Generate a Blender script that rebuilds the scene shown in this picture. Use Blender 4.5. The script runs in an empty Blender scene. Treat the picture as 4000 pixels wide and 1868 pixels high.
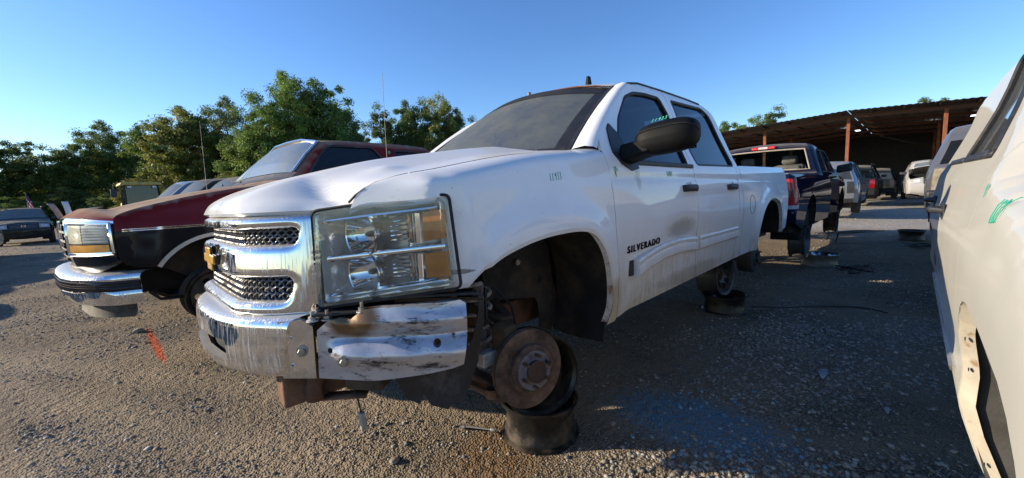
import bpy, math, random
import numpy as np
from mathutils import Vector, Matrix, geometry

random.seed(7); np.random.seed(7)
SC = bpy.context.scene
COL = SC.collection
R_ = math.radians

# ---------------------------------------------------------------- camera
RW = Matrix(((0.999893, -0.000107, -0.014597), (-0.000107, 0.999893, -0.014597), (0.014597, 0.014597, 0.999787)))
TRUCK_M = Matrix.Translation((0, 0, 0.361)) @ RW.to_4x4()
cam_d = bpy.data.cameras.new("camera")
cam = bpy.data.objects.new("camera", cam_d); COL.objects.link(cam)
_f = Vector((-0.698, -0.706, -0.118)).normalized()
_r = Vector((-0.706, 0.706, -0.047)); _r = (_r - _f * _r.dot(_f)).normalized()
_u = _r.cross(_f)
cam.matrix_world = Matrix(((_r.x, _u.x, -_f.x, 1.242), (_r.y, _u.y, -_f.y, 2.021), (_r.z, _u.z, -_f.z, 1.473), (0, 0, 0, 1)))
cam_d.sensor_width = 36.0; cam_d.lens = 13.96; cam_d.clip_start = 0.02; cam_d.clip_end = 2000
SC.camera = cam

# ---------------------------------------------------------------- world, sun, exposure
SUN_EL, SUN_TH = R_(17.5), R_(42.0)
src = Vector((math.sin(SUN_TH) * math.cos(SUN_EL), -math.cos(SUN_TH) * math.cos(SUN_EL), math.sin(SUN_EL)))
W = bpy.data.worlds.new("World"); SC.world = W; W.use_nodes = True
nt = W.node_tree; nt.nodes.clear()
sky = nt.nodes.new("ShaderNodeTexSky"); sky.sky_type = 'NISHITA'; sky.sun_disc = False
sky.sun_elevation = SUN_EL; sky.sun_rotation = math.atan2(src.x, src.y)
sky.altitude = 300; sky.air_density = 1.0; sky.dust_density = 0.25; sky.ozone_density = 4.0
bg = nt.nodes.new("ShaderNodeBackground"); bg.inputs[1].default_value = 0.125
ow = nt.nodes.new("ShaderNodeOutputWorld")
hsv = nt.nodes.new("ShaderNodeHueSaturation"); hsv.inputs["Saturation"].default_value = 1.12; hsv.inputs["Hue"].default_value = 0.508
nt.links.new(sky.outputs[0], hsv.inputs["Color"]); nt.links.new(hsv.outputs[0], bg.inputs[0]); nt.links.new(bg.outputs[0], ow.inputs[0])
sd = bpy.data.lights.new("sun", 'SUN'); sd.energy = 4.1; sd.angle = R_(0.53); sd.color = (1.0, 0.86, 0.66)
so = bpy.data.objects.new("sun", sd); COL.objects.link(so)
so.rotation_euler = (-src).to_track_quat('-Z', 'Y').to_euler(); so.location = src * 60
SC.view_settings.view_transform = 'Standard'; SC.view_settings.look = 'None'
SC.view_settings.exposure = 0.90; SC.view_settings.gamma = 1.0; SC.view_settings.use_curve_mapping = False
SC.cycles.use_denoising = True
SC.cycles.max_bounces = 7; SC.cycles.transparent_max_bounces = 12; SC.cycles.glossy_bounces = 4
SC.cycles.caustics_reflective = False; SC.cycles.caustics_refractive = False
SC.cycles.sample_clamp_indirect = 6.0

# ---------------------------------------------------------------- naming helpers
def tag(o, label=None, cat=None, group=None, kind=None):
    if label: o["label"] = label
    if cat: o["category"] = cat
    if group: o["group"] = group
    if kind: o["kind"] = kind
    return o

def thing(name, label, cat, loc=(0, 0, 0), rotz=0.0, group=None, matrix=None):
    o = bpy.data.objects.new(name, None); COL.objects.link(o); o.empty_display_size = 0.1
    if matrix is not None: o.matrix_world = matrix
    else:
        o.location = loc; o.rotation_euler = (0, 0, rotz)
    return tag(o, label, cat, group)

def link(name, me, mat=None, parent=None, smooth=True, angle=35):
    o = bpy.data.objects.new(name, me); COL.objects.link(o)
    if mat is not None and not me.materials: me.materials.append(mat)
    if parent is not None: o.parent = parent
    return o

def mesh(name, v, f, mat=None, smooth=True, angle=38):
    me = bpy.data.meshes.new(name)
    me.from_pydata([tuple(map(float, p)) for p in v], [], [tuple(map(int, q)) for q in f])
    if mat is not None: me.materials.append(mat)
    if smooth and len(f):
        me.polygons.foreach_set("use_smooth", [True] * len(me.polygons))
        me.set_sharp_from_angle(angle=R_(angle))
    me.update()
    return me

def fastmesh(name, v, tri, mat=None, smooth=False, col=None):
    me = bpy.data.meshes.new(name); nv, nf = len(v), len(tri); k = tri.shape[1]
    me.vertices.add(nv); me.vertices.foreach_set("co", np.ascontiguousarray(v, dtype=np.float32).ravel())
    me.loops.add(nf * k); me.loops.foreach_set("vertex_index", np.ascontiguousarray(tri, dtype=np.int32).ravel())
    me.polygons.add(nf); me.polygons.foreach_set("loop_start", np.arange(0, nf * k, k, dtype=np.int32))
    if smooth: me.polygons.foreach_set("use_smooth", np.ones(nf, dtype=bool))
    me.update(calc_edges=True)
    if mat: me.materials.append(mat)
    if col is not None:
        a = me.color_attributes.new("tint", 'FLOAT_COLOR', 'POINT')
        c = np.ones((nv, 4), dtype=np.float32); c[:, :3] = col
        a.data.foreach_set("color", c.ravel())
    return me

class G:
    """collects shapes and links them as one mesh object"""
    def __init__(s): s.v = []; s.f = []
    def add(s, v, f):
        n = len(s.v); s.v += [tuple(p) for p in v]; s.f += [tuple(i + n for i in q) for q in f]; return s
    def box(s, c, d, rot=None):
        x, y, z = (d[0] / 2, d[1] / 2, d[2] / 2)
        v = [Vector((a * x, b * y, e * z)) for a in (-1, 1) for b in (-1, 1) for e in (-1, 1)]
        if rot is not None: v = [rot @ p for p in v]
        v = [p + Vector(c) for p in v]
        return s.add(v, [(0, 1, 3, 2), (4, 6, 7, 5), (0, 4, 5, 1), (2, 3, 7, 6), (0, 2, 6, 4), (1, 5, 7, 3)])
    def hexa(s, p):  # 8 corners: bottom loop 0-3, top loop 4-7
        return s.add(p, [(3, 2, 1, 0), (4, 5, 6, 7), (0, 1, 5, 4), (1, 2, 6, 5), (2, 3, 7, 6), (3, 0, 4, 7)])
    def beam(s, a, b, w, h, up=(0, 0, 1)):
        a = Vector(a); b = Vector(b); d = (b - a).normalized(); u = Vector(up)
        r = d.cross(u)
        if r.length < 1e-4: r = d.cross(Vector((1, 0, 0)))
        r.normalize(); u = r.cross(d)
        q = []
        for p in (a, b):
            q += [p - r * w / 2 - u * h / 2, p + r * w / 2 - u * h / 2, p + r * w / 2 + u * h / 2, p - r * w / 2 + u * h / 2]
        return s.add(q, [(0, 3, 2, 1), (4, 5, 6, 7), (0, 1, 5, 4), (1, 2, 6, 5), (2, 3, 7, 6), (3, 0, 4, 7)])
    def tube(s, pts, r, n=8, caps=True):
        pts = [Vector(p) for p in pts]; m = len(pts); rr = r if hasattr(r, '__len__') else [r] * m
        t0 = (pts[1] - pts[0]).normalized()
        u = t0.orthogonal().normalized(); base = len(s.v)
        for i, p in enumerate(pts):
            t = (pts[min(i + 1, m - 1)] - pts[max(i - 1, 0)]).normalized()
            u = (u - t * u.dot(t)).normalized(); w = t.cross(u)
            for k in range(n):
                a = 2 * math.pi * k / n
                s.v.append(tuple(p + (u * math.cos(a) + w * math.sin(a)) * rr[i]))
        for i in range(m - 1):
            for k in range(n):
                a = base + i * n + k; b = base + i * n + (k + 1) % n
                s.f.append((a, b, b + n, a + n))
        if caps:
            s.f.append(tuple(base + k for k in range(n))[::-1]); s.f.append(tuple(base + (m - 1) * n + k for k in range(n)))
        return s
    def lathe(s, prof, M=Matrix(), n=32, closed=False):
        """prof [(r,h)], revolved about local z, moved by matrix M"""
        base = len(s.v); m = len(prof)
        for (r, h) in prof:
            for k in range(n):
                a = 2 * math.pi * k / n
                s.v.append(tuple(M @ Vector((r * math.cos(a), r * math.sin(a), h))))
        for i in range(m if closed else m - 1):
            for k in range(n):
                a = base + i * n + k; b = base + i * n + (k + 1) % n
                c = base + ((i + 1) % m) * n + (k + 1) % n; d = base + ((i + 1) % m) * n + k
                s.f.append((a, b, c, d))
        return s
    def disc(s, r, h, M=Matrix(), n=24, flip=False):
        base = len(s.v)
        for k in range(n):
            a = 2 * math.pi * k / n; s.v.append(tuple(M @ Vector((r * math.cos(a), r * math.sin(a), h))))
        q = tuple(base + k for k in range(n)); s.f.append(q[::-1] if flip else q); return s
    def grid(s, P):
        nu, nv = len(P), len(P[0]); base = len(s.v)
        for row in P:
            for p in row: s.v.append(tuple(p))
        for i in range(nu - 1):
            for j in range(nv - 1):
                a = base + i * nv + j
                s.f.append((a, a + nv, a + nv + 1, a + 1))
        return s
    def extrude(s, poly, fn, d0, d1):
        """poly: 2-D outline; fn(u, v, d) -> point; two caps and sides"""
        n = len(poly); base = len(s.v)
        for d in (d0, d1):
            for (u, v) in poly: s.v.append(tuple(fn(u, v, d)))
        s.f.append(tuple(base + i for i in range(n))[::-1]); s.f.append(tuple(base + n + i for i in range(n)))
        for i in range(n):
            j = (i + 1) % n; s.f.append((base + i, base + j, base + n + j, base + n + i))
        return s
    def obj(s, name, mat, parent=None, smooth=True, angle=38, bevel=0, solid=0):
        o = link(name, mesh(name, s.v, s.f, mat, smooth, angle), None, parent)
        if solid:
            m = o.modifiers.new("solid", 'SOLIDIFY'); m.thickness = solid; m.offset = 0
        if bevel:
            m = o.modifiers.new("bevel", 'BEVEL'); m.width = bevel; m.segments = 2; m.limit_method = 'ANGLE'; m.angle_limit = R_(40)
        return o

# ---------------------------------------------------------------- curves and panels
def spl(pts):
    """monotone cubic through (x, y) points, returns a numpy function"""
    p = np.array(sorted(pts), float); x, y = p[:, 0], p[:, 1]
    h = np.diff(x); d = np.diff(y) / h; m = np.zeros_like(y)
    m[0], m[-1] = d[0], d[-1]
    for i in range(1, len(x) - 1):
        m[i] = 0 if d[i - 1] * d[i] <= 0 else 3 * (h[i - 1] + h[i]) / ((2 * h[i] + h[i - 1]) / d[i - 1] + (h[i] + 2 * h[i - 1]) / d[i])
    def fn(t):
        t = np.clip(np.asarray(t, float), x[0], x[-1]); i = np.clip(np.searchsorted(x, t) - 1, 0, len(x) - 2)
        s = (t - x[i]) / h[i]
        return (2 * s**3 - 3 * s**2 + 1) * y[i] + (s**3 - 2 * s**2 + s) * h[i] * m[i] + (-2 * s**3 + 3 * s**2) * y[i + 1] + (s**3 - s**2) * h[i] * m[i + 1]
    return fn

def sstep(a, b, x):
    t = np.clip((np.asarray(x, float) - a) / (b - a), 0, 1); return t * t * (3 - 2 * t)

def resample(loop, sp):
    out = []
    for i, a in enumerate(loop):
        b = loop[(i + 1) % len(loop)]; L = math.hypot(b[0] - a[0], b[1] - a[1]); n = max(1, int(round(L / sp)))
        if L < 1e-6: continue
        for k in range(n): out.append((a[0] + (b[0] - a[0]) * k / n, a[1] + (b[1] - a[1]) * k / n))
    return out

def rounded(loop, r, n=4):
    """round the corners of a polygon"""
    out = []; m = len(loop)
    for i in range(m):
        p0, p, p1 = Vector(loop[i - 1]), Vector(loop[i]), Vector(loop[(i + 1) % m])
        a = p0 - p; b = p1 - p; ra = min(r, a.length * .45); rb = min(r, b.length * .45)
        a = p + a.normalized() * ra; b = p + b.normalized() * rb
        for k in range(n + 1):
            t = k / n; out.append(tuple((1 - t)**2 * a + 2 * t * (1 - t) * p + t * t * b))
    return out

def inside(P, loop):
    x, y = P[:, 0], P[:, 1]; q = np.array(loop); r = np.zeros(len(P), bool)
    x0, y0 = q[:, 0], q[:, 1]; x1, y1 = np.roll(x0, -1), np.roll(y0, -1)
    for a, b, c, d in zip(x0, y0, x1, y1):
        if b == d: continue
        k = ((b > y) != (d > y)) & (x < (c - a) * (y - b) / (d - b) + a); r ^= k
    return r

def dist_to(P, loop, closed=True):
    q = np.array(loop); a = q if closed else q[:-1]; b = np.roll(q, -1, 0) if closed else q[1:]
    best = np.full(len(P), 1e9)
    for s, e in zip(a, b):
        d = e - s; L = d @ d
        if L < 1e-12: continue
        t = np.clip(((P - s) @ d) / L, 0, 1); w = P - s - t[:, None] * d
        best = np.minimum(best, np.sqrt((w * w).sum(1)))
    return best

def panel2d(outer, holes, sp):
    loops = [resample(outer, sp)] + [resample(h, sp) for h in holes]
    pts = []; edges = []
    for L in loops:
        n = len(pts); pts += L; edges += [(n + i, n + (i + 1) % len(L)) for i in range(len(L))]
    q = np.array(loops[0]); lo, hi = q.min(0), q.max(0)
    xs = np.arange(lo[0], hi[0], sp); ys = np.arange(lo[1], hi[1], sp * .866)
    gx, gy = np.meshgrid(xs, ys); gx = gx + (np.arange(len(ys)) % 2)[:, None] * sp / 2
    P = np.stack([gx.ravel(), gy.ravel()], 1)
    P = P[inside(P, loops[0])]
    for L in loops[1:]: P = P[~inside(P, L)]
    if len(P):
        d = np.min([dist_to(P, L) for L in loops], axis=0); P = P[d > sp * .45]
    allp = [Vector(p) for p in pts] + [Vector((float(a), float(b))) for a, b in P]
    v, e, f, *_ = geometry.delaunay_2d_cdt(allp, edges, [], 0, 1e-6)
    v = np.array([(p.x, p.y) for p in v]); f = np.array([t for t in f if len(t) == 3])
    c = v[f].mean(1); k = inside(c, loops[0])
    for L in loops[1:]: k &= ~inside(c, L)
    return v, f[k], loops

def panel(name, outer, holes, sp, fmap, mat, parent, flange=0.012, inward=(0, -1, 0), flip=False, angle=50):
    """sheet-metal panel: fmap takes (n,2) array -> (n,3); edges turned inward by flange"""
    v, f, loops = panel2d(outer, holes, sp)
    P = fmap(v); V = [tuple(p) for p in P]; F = [tuple(t) for t in f]
    # orient so that normals face away from 'inward'
    iw = np.array(inward, float)
    n = np.cross(P[f[:, 1]] - P[f[:, 0]], P[f[:, 2]] - P[f[:, 0]]).sum(0)
    if n @ iw > 0: F = [t[::-1] for t in F]
    if flange:
        for L in loops:
            A = fmap(np.array(L)); B = A + iw * flange; n0 = len(V); m = len(L)
            V += [tuple(p) for p in A] + [tuple(p) for p in B]
            for i in range(m):
                j = (i + 1) % m; F.append((n0 + i, n0 + j, n0 + m + j, n0 + m + i))
    return link(name, mesh(name, V, F, mat, True, angle), None, parent)

def clipx(poly, x0, x1):
    def half(p, x, keep_less):
        out = []
        for i, a in enumerate(p):
            b = p[(i + 1) % len(p)]
            ia = (a[0] <= x) == keep_less or a[0] == x; ib = (b[0] <= x) == keep_less or b[0] == x
            if ia: out.append(a)
            if ia != ib:
                t = (x - a[0]) / (b[0] - a[0]); out.append((x, a[1] + t * (b[1] - a[1])))
        return out
    return half(half(poly, x1, True), x0, False)

def chaikin(pts, it=2, closed=False):
    for _ in range(it):
        q = [] if closed else [pts[0]]
        n = len(pts)
        for i in range(n if closed else n - 1):
            a, b = pts[i], pts[(i + 1) % n]
            q.append(tuple(.75 * x + .25 * y for x, y in zip(a, b))); q.append(tuple(.25 * x + .75 * y for x, y in zip(a, b)))
        if not closed: q.append(pts[-1])
        pts = q
    return pts
# ---------------------------------------------------------------- materials
def nodes(name):
    m = bpy.data.materials.new(name); m.use_nodes = True; t = m.node_tree
    return m, t, t.nodes["Principled BSDF"], t.nodes["Material Output"]

def N(t, kind, **kw):
    n = t.nodes.new(kind)
    for k, v in kw.items():
        if k.startswith("i_"):
            key = k[2:]; n.inputs[int(key) if key.isdigit() else key].default_value = v
        else: setattr(n, k, v)
    return n

def noise(t, scale, detail=4, rough=.6, stretch=None, coord="Object"):
    tc = N(t, "ShaderNodeTexCoord"); n = N(t, "ShaderNodeTexNoise"); n.inputs["Scale"].default_value = scale
    n.inputs["Detail"].default_value = detail; n.inputs["Roughness"].default_value = rough
    if stretch:
        mp = N(t, "ShaderNodeMapping"); mp.inputs["Scale"].default_value = stretch
        t.links.new(tc.outputs[coord], mp.inputs[0]); t.links.new(mp.outputs[0], n.inputs[0])
    else: t.links.new(tc.outputs[coord], n.inputs[0])
    return n.outputs[0]

def ramp(t, src, a, b, ca=(0, 0, 0, 1), cb=(1, 1, 1, 1)):
    r = N(t, "ShaderNodeValToRGB"); r.color_ramp.elements[0].position = a; r.color_ramp.elements[1].position = b
    r.color_ramp.elements[0].color = ca; r.color_ramp.elements[1].color = cb
    t.links.new(src, r.inputs[0]); return r.outputs[0]

def mixc(t, fac, a, b):
    m = N(t, "ShaderNodeMix", data_type='RGBA')
    for k, x in ((0, fac), (6, a), (7, b)):
        if isinstance(x, (int, float)): m.inputs[k].default_value = x
        elif isinstance(x, tuple): m.inputs[k].default_value = x if len(x) == 4 else (*x, 1)
        else: t.links.new(x, m.inputs[k])
    return m.outputs[2]

def math_(t, op, a, b=None):
    m = N(t, "ShaderNodeMath", operation=op)
    for k, x in ((0, a), (1, b)):
        if x is None: continue
        if isinstance(x, (int, float)): m.inputs[k].default_value = x
        else: t.links.new(x, m.inputs[k])
    return m.outputs[0]

def bump(t, bsdf, src, strength, dist=.01):
    b = N(t, "ShaderNodeBump"); b.inputs["Strength"].default_value = strength; b.inputs["Distance"].default_value = dist
    t.links.new(src, b.inputs["Height"]); t.links.new(b.outputs[0], bsdf.inputs["Normal"])

def plain(name, col, rough=.5, metal=0.0, coat=0.0, spec=.5, var=.25, vscale=9, dirt=None, dscale=5, dlo=.5, dhi=.75, bmp=0, bscale=60, stretch=None, emit=None, coat_rough=.05):
    """base colour with mottling, optional dirt patches and fine relief"""
    m, t, p, o = nodes(name)
    n = noise(t, vscale, 5, .65, stretch)
    dark = tuple(c * (1 - var) for c in col) + (1,); lite = tuple(min(1, c * (1 + var)) for c in col) + (1,)
    c = ramp(t, n, .3, .7, dark, lite); rv = rough
    if dirt:
        k = ramp(t, noise(t, dscale, 6, .7, stretch), dlo, dhi)
        c = mixc(t, k, c, dirt)
        mr = N(t, "ShaderNodeMapRange"); mr.inputs[3].default_value = rough; mr.inputs[4].default_value = .85
        t.links.new(k, mr.inputs[0]); t.links.new(mr.outputs[0], p.inputs["Roughness"])
        if metal:
            mm = N(t, "ShaderNodeMapRange"); mm.inputs[3].default_value = metal; mm.inputs[4].default_value = 0
            t.links.new(k, mm.inputs[0]); t.links.new(mm.outputs[0], p.inputs["Metallic"])
    else:
        p.inputs["Roughness"].default_value = rough
    if not (dirt and metal): p.inputs["Metallic"].default_value = metal
    t.links.new(c, p.inputs["Base Color"])
    p.inputs["Coat Weight"].default_value = coat; p.inputs["Coat Roughness"].default_value = coat_rough; p.inputs["Specular IOR Level"].default_value = spec
    if bmp: bump(t, p, noise(t, bscale, 6, .7), bmp)
    if emit:
        p.inputs["Emission Color"].default_value = (*emit[:3], 1); p.inputs["Emission Strength"].default_value = emit[3]
    return m

def paint(name, col, grime=(.33, .28, .2), low=.42, high=.95, amount=.55, coat=1.0, rough=.35, dust=0.12, dustcol=(.45, .40, .32), metal=0.0, coat_rough=.04, specks=.55):
    """weathered car paint: clear coat, speckles, rain streaks, road grime low down, dust on faces that look up"""
    m, t, p, o = nodes(name)
    tc = N(t, "ShaderNodeTexCoord"); sx = N(t, "ShaderNodeSeparateXYZ"); t.links.new(tc.outputs["Object"], sx.inputs[0])
    zr = N(t, "ShaderNodeMapRange"); zr.inputs[1].default_value = high; zr.inputs[2].default_value = low
    t.links.new(sx.outputs[2], zr.inputs[0])
    n1 = ramp(t, noise(t, 4, 8, .75), .35, .75); st = ramp(t, noise(t, 7, 5, .6, (6, 6, .6)), .4, .8)
    g = math_(t, 'MULTIPLY', zr.outputs[0], math_(t, 'ADD', math_(t, 'MULTIPLY', n1, .7), math_(t, 'MULTIPLY', st, .5)))
    g = math_(t, 'MULTIPLY', g, amount)
    geo = N(t, "ShaderNodeNewGeometry"); sn = N(t, "ShaderNodeSeparateXYZ"); t.links.new(geo.outputs["Normal"], sn.inputs[0])
    up = N(t, "ShaderNodeMapRange"); up.inputs[1].default_value = .55; up.inputs[2].default_value = 1.0; t.links.new(sn.outputs[2], up.inputs[0])
    d = math_(t, 'MULTIPLY', up.outputs[0], math_(t, 'ADD', math_(t, 'MULTIPLY', ramp(t, noise(t, 3, 7, .7), .3, .75), dust * 2), dust))
    spk = ramp(t, noise(t, 90, 2, .5), .72, .77)
    dk = tuple(c * .94 for c in col)
    c = mixc(t, ramp(t, noise(t, 2.3, 4, .6), .35, .65), col, dk)
    c = mixc(t, d, c, dustcol); c = mixc(t, g, c, grime); c = mixc(t, math_(t, 'MULTIPLY', spk, specks), c, (.16, .12, .08))
    t.links.new(c, p.inputs["Base Color"])
    tot = math_(t, 'MINIMUM', math_(t, 'ADD', math_(t, 'ADD', d, g), math_(t, 'MULTIPLY', spk, specks * .9)), 1.0)
    cw = N(t, "ShaderNodeMapRange"); cw.inputs[3].default_value = coat; cw.inputs[4].default_value = 0; cw.inputs[2].default_value = .5
    t.links.new(tot, cw.inputs[0]); t.links.new(cw.outputs[0], p.inputs["Coat Weight"])
    p.inputs["Coat Roughness"].default_value = coat_rough; p.inputs["Roughness"].default_value = rough; p.inputs["Metallic"].default_value = metal
    bump(t, p, noise(t, 2.6, 2, .5), .012, .05); p.inputs["Specular IOR Level"].default_value = 0.0
    return m

def chrome(name, dull=.55, streak=(14, 14, .5), tint=(.78, .79, .80)):
    """plated metal with dried water streaks and dust on faces that look up"""
    m, t, p, o = nodes(name)
    s = ramp(t, noise(t, 9, 4, .6, streak), .50, .62); s2 = ramp(t, noise(t, 3, 6, .7), .4, .7)
    geo = N(t, "ShaderNodeNewGeometry"); sn = N(t, "ShaderNodeSeparateXYZ"); t.links.new(geo.outputs["Normal"], sn.inputs[0])
    up = N(t, "ShaderNodeMapRange"); up.inputs[1].default_value = .45; up.inputs[2].default_value = .95; t.links.new(sn.outputs[2], up.inputs[0])
    k = math_(t, 'MINIMUM', math_(t, 'ADD', math_(t, 'MULTIPLY', math_(t, 'MULTIPLY', s, math_(t, 'ADD', s2, .35)), dull), math_(t, 'MULTIPLY', up.outputs[0], .5)), 1.0)
    c = mixc(t, k, tint, mixc(t, up.outputs[0], (.58, .59, .61), (.50, .45, .37))); t.links.new(c, p.inputs["Base Color"])
    mm = N(t, "ShaderNodeMapRange"); mm.inputs[3].default_value = 1.0; mm.inputs[4].default_value = .1; t.links.new(k, mm.inputs[0]); t.links.new(mm.outputs[0], p.inputs["Metallic"])
    rr = N(t, "ShaderNodeMapRange"); rr.inputs[3].default_value = .05; rr.inputs[4].default_value = .55; t.links.new(k, rr.inputs[0]); t.links.new(rr.outputs[0], p.inputs["Roughness"])
    return m

def glass(name, tint=(.5, .55, .55), dust=.15, dustcol=(.32, .32, .27), rough=.03, ior=1.5, gcol=1.0, opaque=0.0, body=(.01, .012, .014), dlo=.3, dhi=.8, dscale=3):
    """sheet glass: see-through tint, mirror sheen at grazing angles, a film of dust"""
    m, t, p, o = nodes(name); t.nodes.remove(p)
    tr = N(t, "ShaderNodeBsdfTransparent"); tr.inputs[0].default_value = (*tint, 1)
    df0 = N(t, "ShaderNodeBsdfDiffuse"); df0.inputs[0].default_value = (*body, 1)
    m0 = N(t, "ShaderNodeMixShader"); m0.inputs[0].default_value = opaque
    t.links.new(tr.outputs[0], m0.inputs[1]); t.links.new(df0.outputs[0], m0.inputs[2])
    gl = N(t, "ShaderNodeBsdfGlossy"); gl.inputs["Roughness"].default_value = rough; gl.inputs["Color"].default_value = (gcol, gcol, gcol, 1)
    fr = N(t, "ShaderNodeFresnel"); fr.inputs[0].default_value = ior
    m1 = N(t, "ShaderNodeMixShader"); t.links.new(fr.outputs[0], m1.inputs[0]); t.links.new(m0.outputs[0], m1.inputs[1]); t.links.new(gl.outputs[0], m1.inputs[2])
    df = N(t, "ShaderNodeBsdfDiffuse"); df.inputs[0].default_value = (*dustcol, 1)
    k = ramp(t, noise(t, dscale, 7, .7), dlo, dhi, (dust * .55,) * 3 + (1,), (min(1, dust * 1.4),) * 3 + (1,))
    m2 = N(t, "ShaderNodeMixShader"); t.links.new(k, m2.inputs[0]); t.links.new(m1.outputs[0], m2.inputs[1]); t.links.new(df.outputs[0], m2.inputs[2])
    t.links.new(m2.outputs[0], o.inputs[0])
    return m

M = {}
M['white'] = paint("white_truck_paint", (.86, .86, .85), grime=(.40, .33, .19), low=.40, high=.92, amount=1.35, dust=.12, coat=.8, coat_rough=.035, specks=.7)
def smear(m, cx, cy, cz, sx, sy, sz, col, amt, lo=.25, hi=.6):
    """a rubbed-on patch of dirt on a painted panel"""
    t = m.node_tree; p = t.nodes["Principled BSDF"]; l = p.inputs["Base Color"].links[0].from_socket; tc = N(t, "ShaderNodeTexCoord")
    mp = N(t, "ShaderNodeMapping", vector_type='TEXTURE'); mp.inputs["Location"].default_value = (cx, cy, cz); mp.inputs["Scale"].default_value = (sx, sy, sz); t.links.new(tc.outputs["Object"], mp.inputs[0])
    g = N(t, "ShaderNodeTexGradient", gradient_type='SPHERICAL'); t.links.new(mp.outputs[0], g.inputs[0])
    k = ramp(t, math_(t, 'ADD', g.outputs[1], math_(t, 'MULTIPLY', math_(t, 'SUBTRACT', noise(t, 14, 7, .75, (1, 1, 2)), .5), .7)), lo, hi)
    t.links.new(mixc(t, math_(t, 'MULTIPLY', k, amt), l, col), p.inputs["Base Color"])
smear(M['white'], -1.36, .98, .83, .36, .4, .10, (.36, .33, .25), .6)
smear(M['white'], -.80, .95, 1.15, .05, .3, .11, (.38, .35, .25), .55)
smear(M['white'], -.50, .96, .52, .10, .3, .22, (.40, .30, .14), .6)
smear(M['white'], -1.60, .97, .50, .9, .3, .09, (.34, .30, .22), .5)
smear(M['white'], .46, .97, .83, .12, .3, .02, (.10, .09, .08), .8, .5, .6)
M['white_plain'] = paint("old_white_paint", (.74, .73, .70), dust=.15, amount=.3)
M['pearl'] = paint("pearl_paint", (.47, .455, .405), grime=(.35, .31, .25), low=.3, high=.7, amount=.3, dust=.04, specks=.06, coat=.45, rough=.55, coat_rough=.05)
M['red'] = paint("burgundy_paint", (.13, .010, .010), grime=(.2, .16, .12), low=.3, high=.8, amount=.3, dust=.55, dustcol=(.50, .37, .27), coat=.8, coat_rough=.12)
M['black_lower'] = paint("black_two_tone_paint", (.012, .012, .016), grime=(.12, .1, .08), low=.3, high=.75, amount=.3, dust=.3, coat=.7, coat_rough=.12)
M['navy'] = paint("navy_paint", (.006, .009, .026), grime=(.06, .05, .045), low=.3, high=.7, amount=.2, dust=.18, coat=.5, rough=.5, coat_rough=.03)
M['black_paint'] = paint("black_paint", (.008, .009, .010), dust=.3, amount=.2, coat=.4, rough=.5)
M['green_dark'] = paint("dark_green_paint", (.010, .014, .016), dust=.25, amount=.2, coat=.4, rough=.5)
M['silver'] = paint("silver_paint", (.15, .15, .16), dust=.2, amount=.35, metal=.5)
M['grey_paint'] = paint("grey_paint", (.22, .24, .27), dust=.2, amount=.3, metal=.4)
M['blue'] = paint("blue_paint", (.05, .16, .35), dust=.1, amount=.2)
M['tan'] = paint("tan_paint", (.40, .34, .25), dust=.2, amount=.3)
M['yellow'] = plain("loader_yellow", (.55, .36, .06), .55, var=.2, dirt=(.25, .18, .1), dlo=.45, dhi=.7)
M['chrome'] = chrome("streaked_chrome")
M['chrome_clean'] = chrome("chrome", .12)
M['reflector'] = plain("lamp_reflector", (.95, .95, .96), .08, .97, var=.03)
M['plastic'] = plain("black_plastic", (.022, .022, .024), .55, var=.35, vscale=14, dirt=(.12, .11, .10), dscale=8, dlo=.55, dhi=.8, bmp=.08, bscale=240)
M['liner'] = plain("wheel_liner_plastic", (.016, .016, .017), .75, var=.4, vscale=6, dirt=(.11, .08, .05), dscale=4, dlo=.46, dhi=.78, bmp=.25, bscale=50)
M['liner_scuffed'] = plain("scuffed_liner", (.05, .048, .045), .7, var=.4, vscale=8, dirt=(.42, .34, .2), dscale=9, dlo=.66, dhi=.70, bmp=.2, bscale=60)
M['rubber'] = plain("tyre_rubber", (.018, .018, .018), .85, var=.3, dirt=(.1, .085, .065), dlo=.5, dhi=.8)
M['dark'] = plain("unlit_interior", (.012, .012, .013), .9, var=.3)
M['under'] = plain("greasy_underside", (.035, .026, .018), .8, var=.5, vscale=8, dirt=(.10, .065, .035), dlo=.4, dhi=.7, bmp=.4, bscale=35)
M['rust'] = plain("rusty_iron", (.17, .085, .045), .85, var=.45, vscale=12, dirt=(.075, .04, .025), dscale=7, dlo=.42, dhi=.66, bmp=.5, bscale=70)
M['rust_rotor'] = plain("rusted_brake_iron", (.155, .094, .062), .75, var=.45, vscale=22, dirt=(.055, .034, .022), dscale=9, dlo=.42, dhi=.62, bmp=.35, bscale=90)
M['rust_lip'] = plain("rusty_lip", (.46, .43, .38), .7, var=.3, vscale=14, dirt=(.16, .08, .04), dscale=12, dlo=.52, dhi=.66)
M['hub'] = plain("grey_hub_steel", (.20, .20, .22), .6, .3, var=.3, vscale=30, dirt=(.12, .06, .035), dscale=18, dlo=.52, dhi=.66)
M['steel_rim'] = plain("painted_steel_rim", (.030, .029, .028), .36, .6, var=.5, vscale=9, dirt=(.10, .07, .045), dscale=6, dlo=.50, dhi=.72, bmp=.12, bscale=60)
M['grey_rim'] = plain("grey_steel_rim", (.16, .16, .15), .45, .5, var=.3, dirt=(.11, .09, .07), dlo=.5, dhi=.75)
M['alloy'] = plain("alloy_rim", (.55, .56, .57), .22, .9, var=.1, dirt=(.2, .18, .15), dlo=.6, dhi=.8)
M['mesh'] = plain("plated_mesh", (.22, .215, .21), .28, .9, var=.3, dirt=(.10, .085, .065), dscale=20, dlo=.4, dhi=.65)
M['mirror_black'] = plain("mirror_shell_plastic", (.004, .004, .004), .62, var=.3, vscale=20, bmp=.06, bscale=220, spec=.18)
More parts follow.
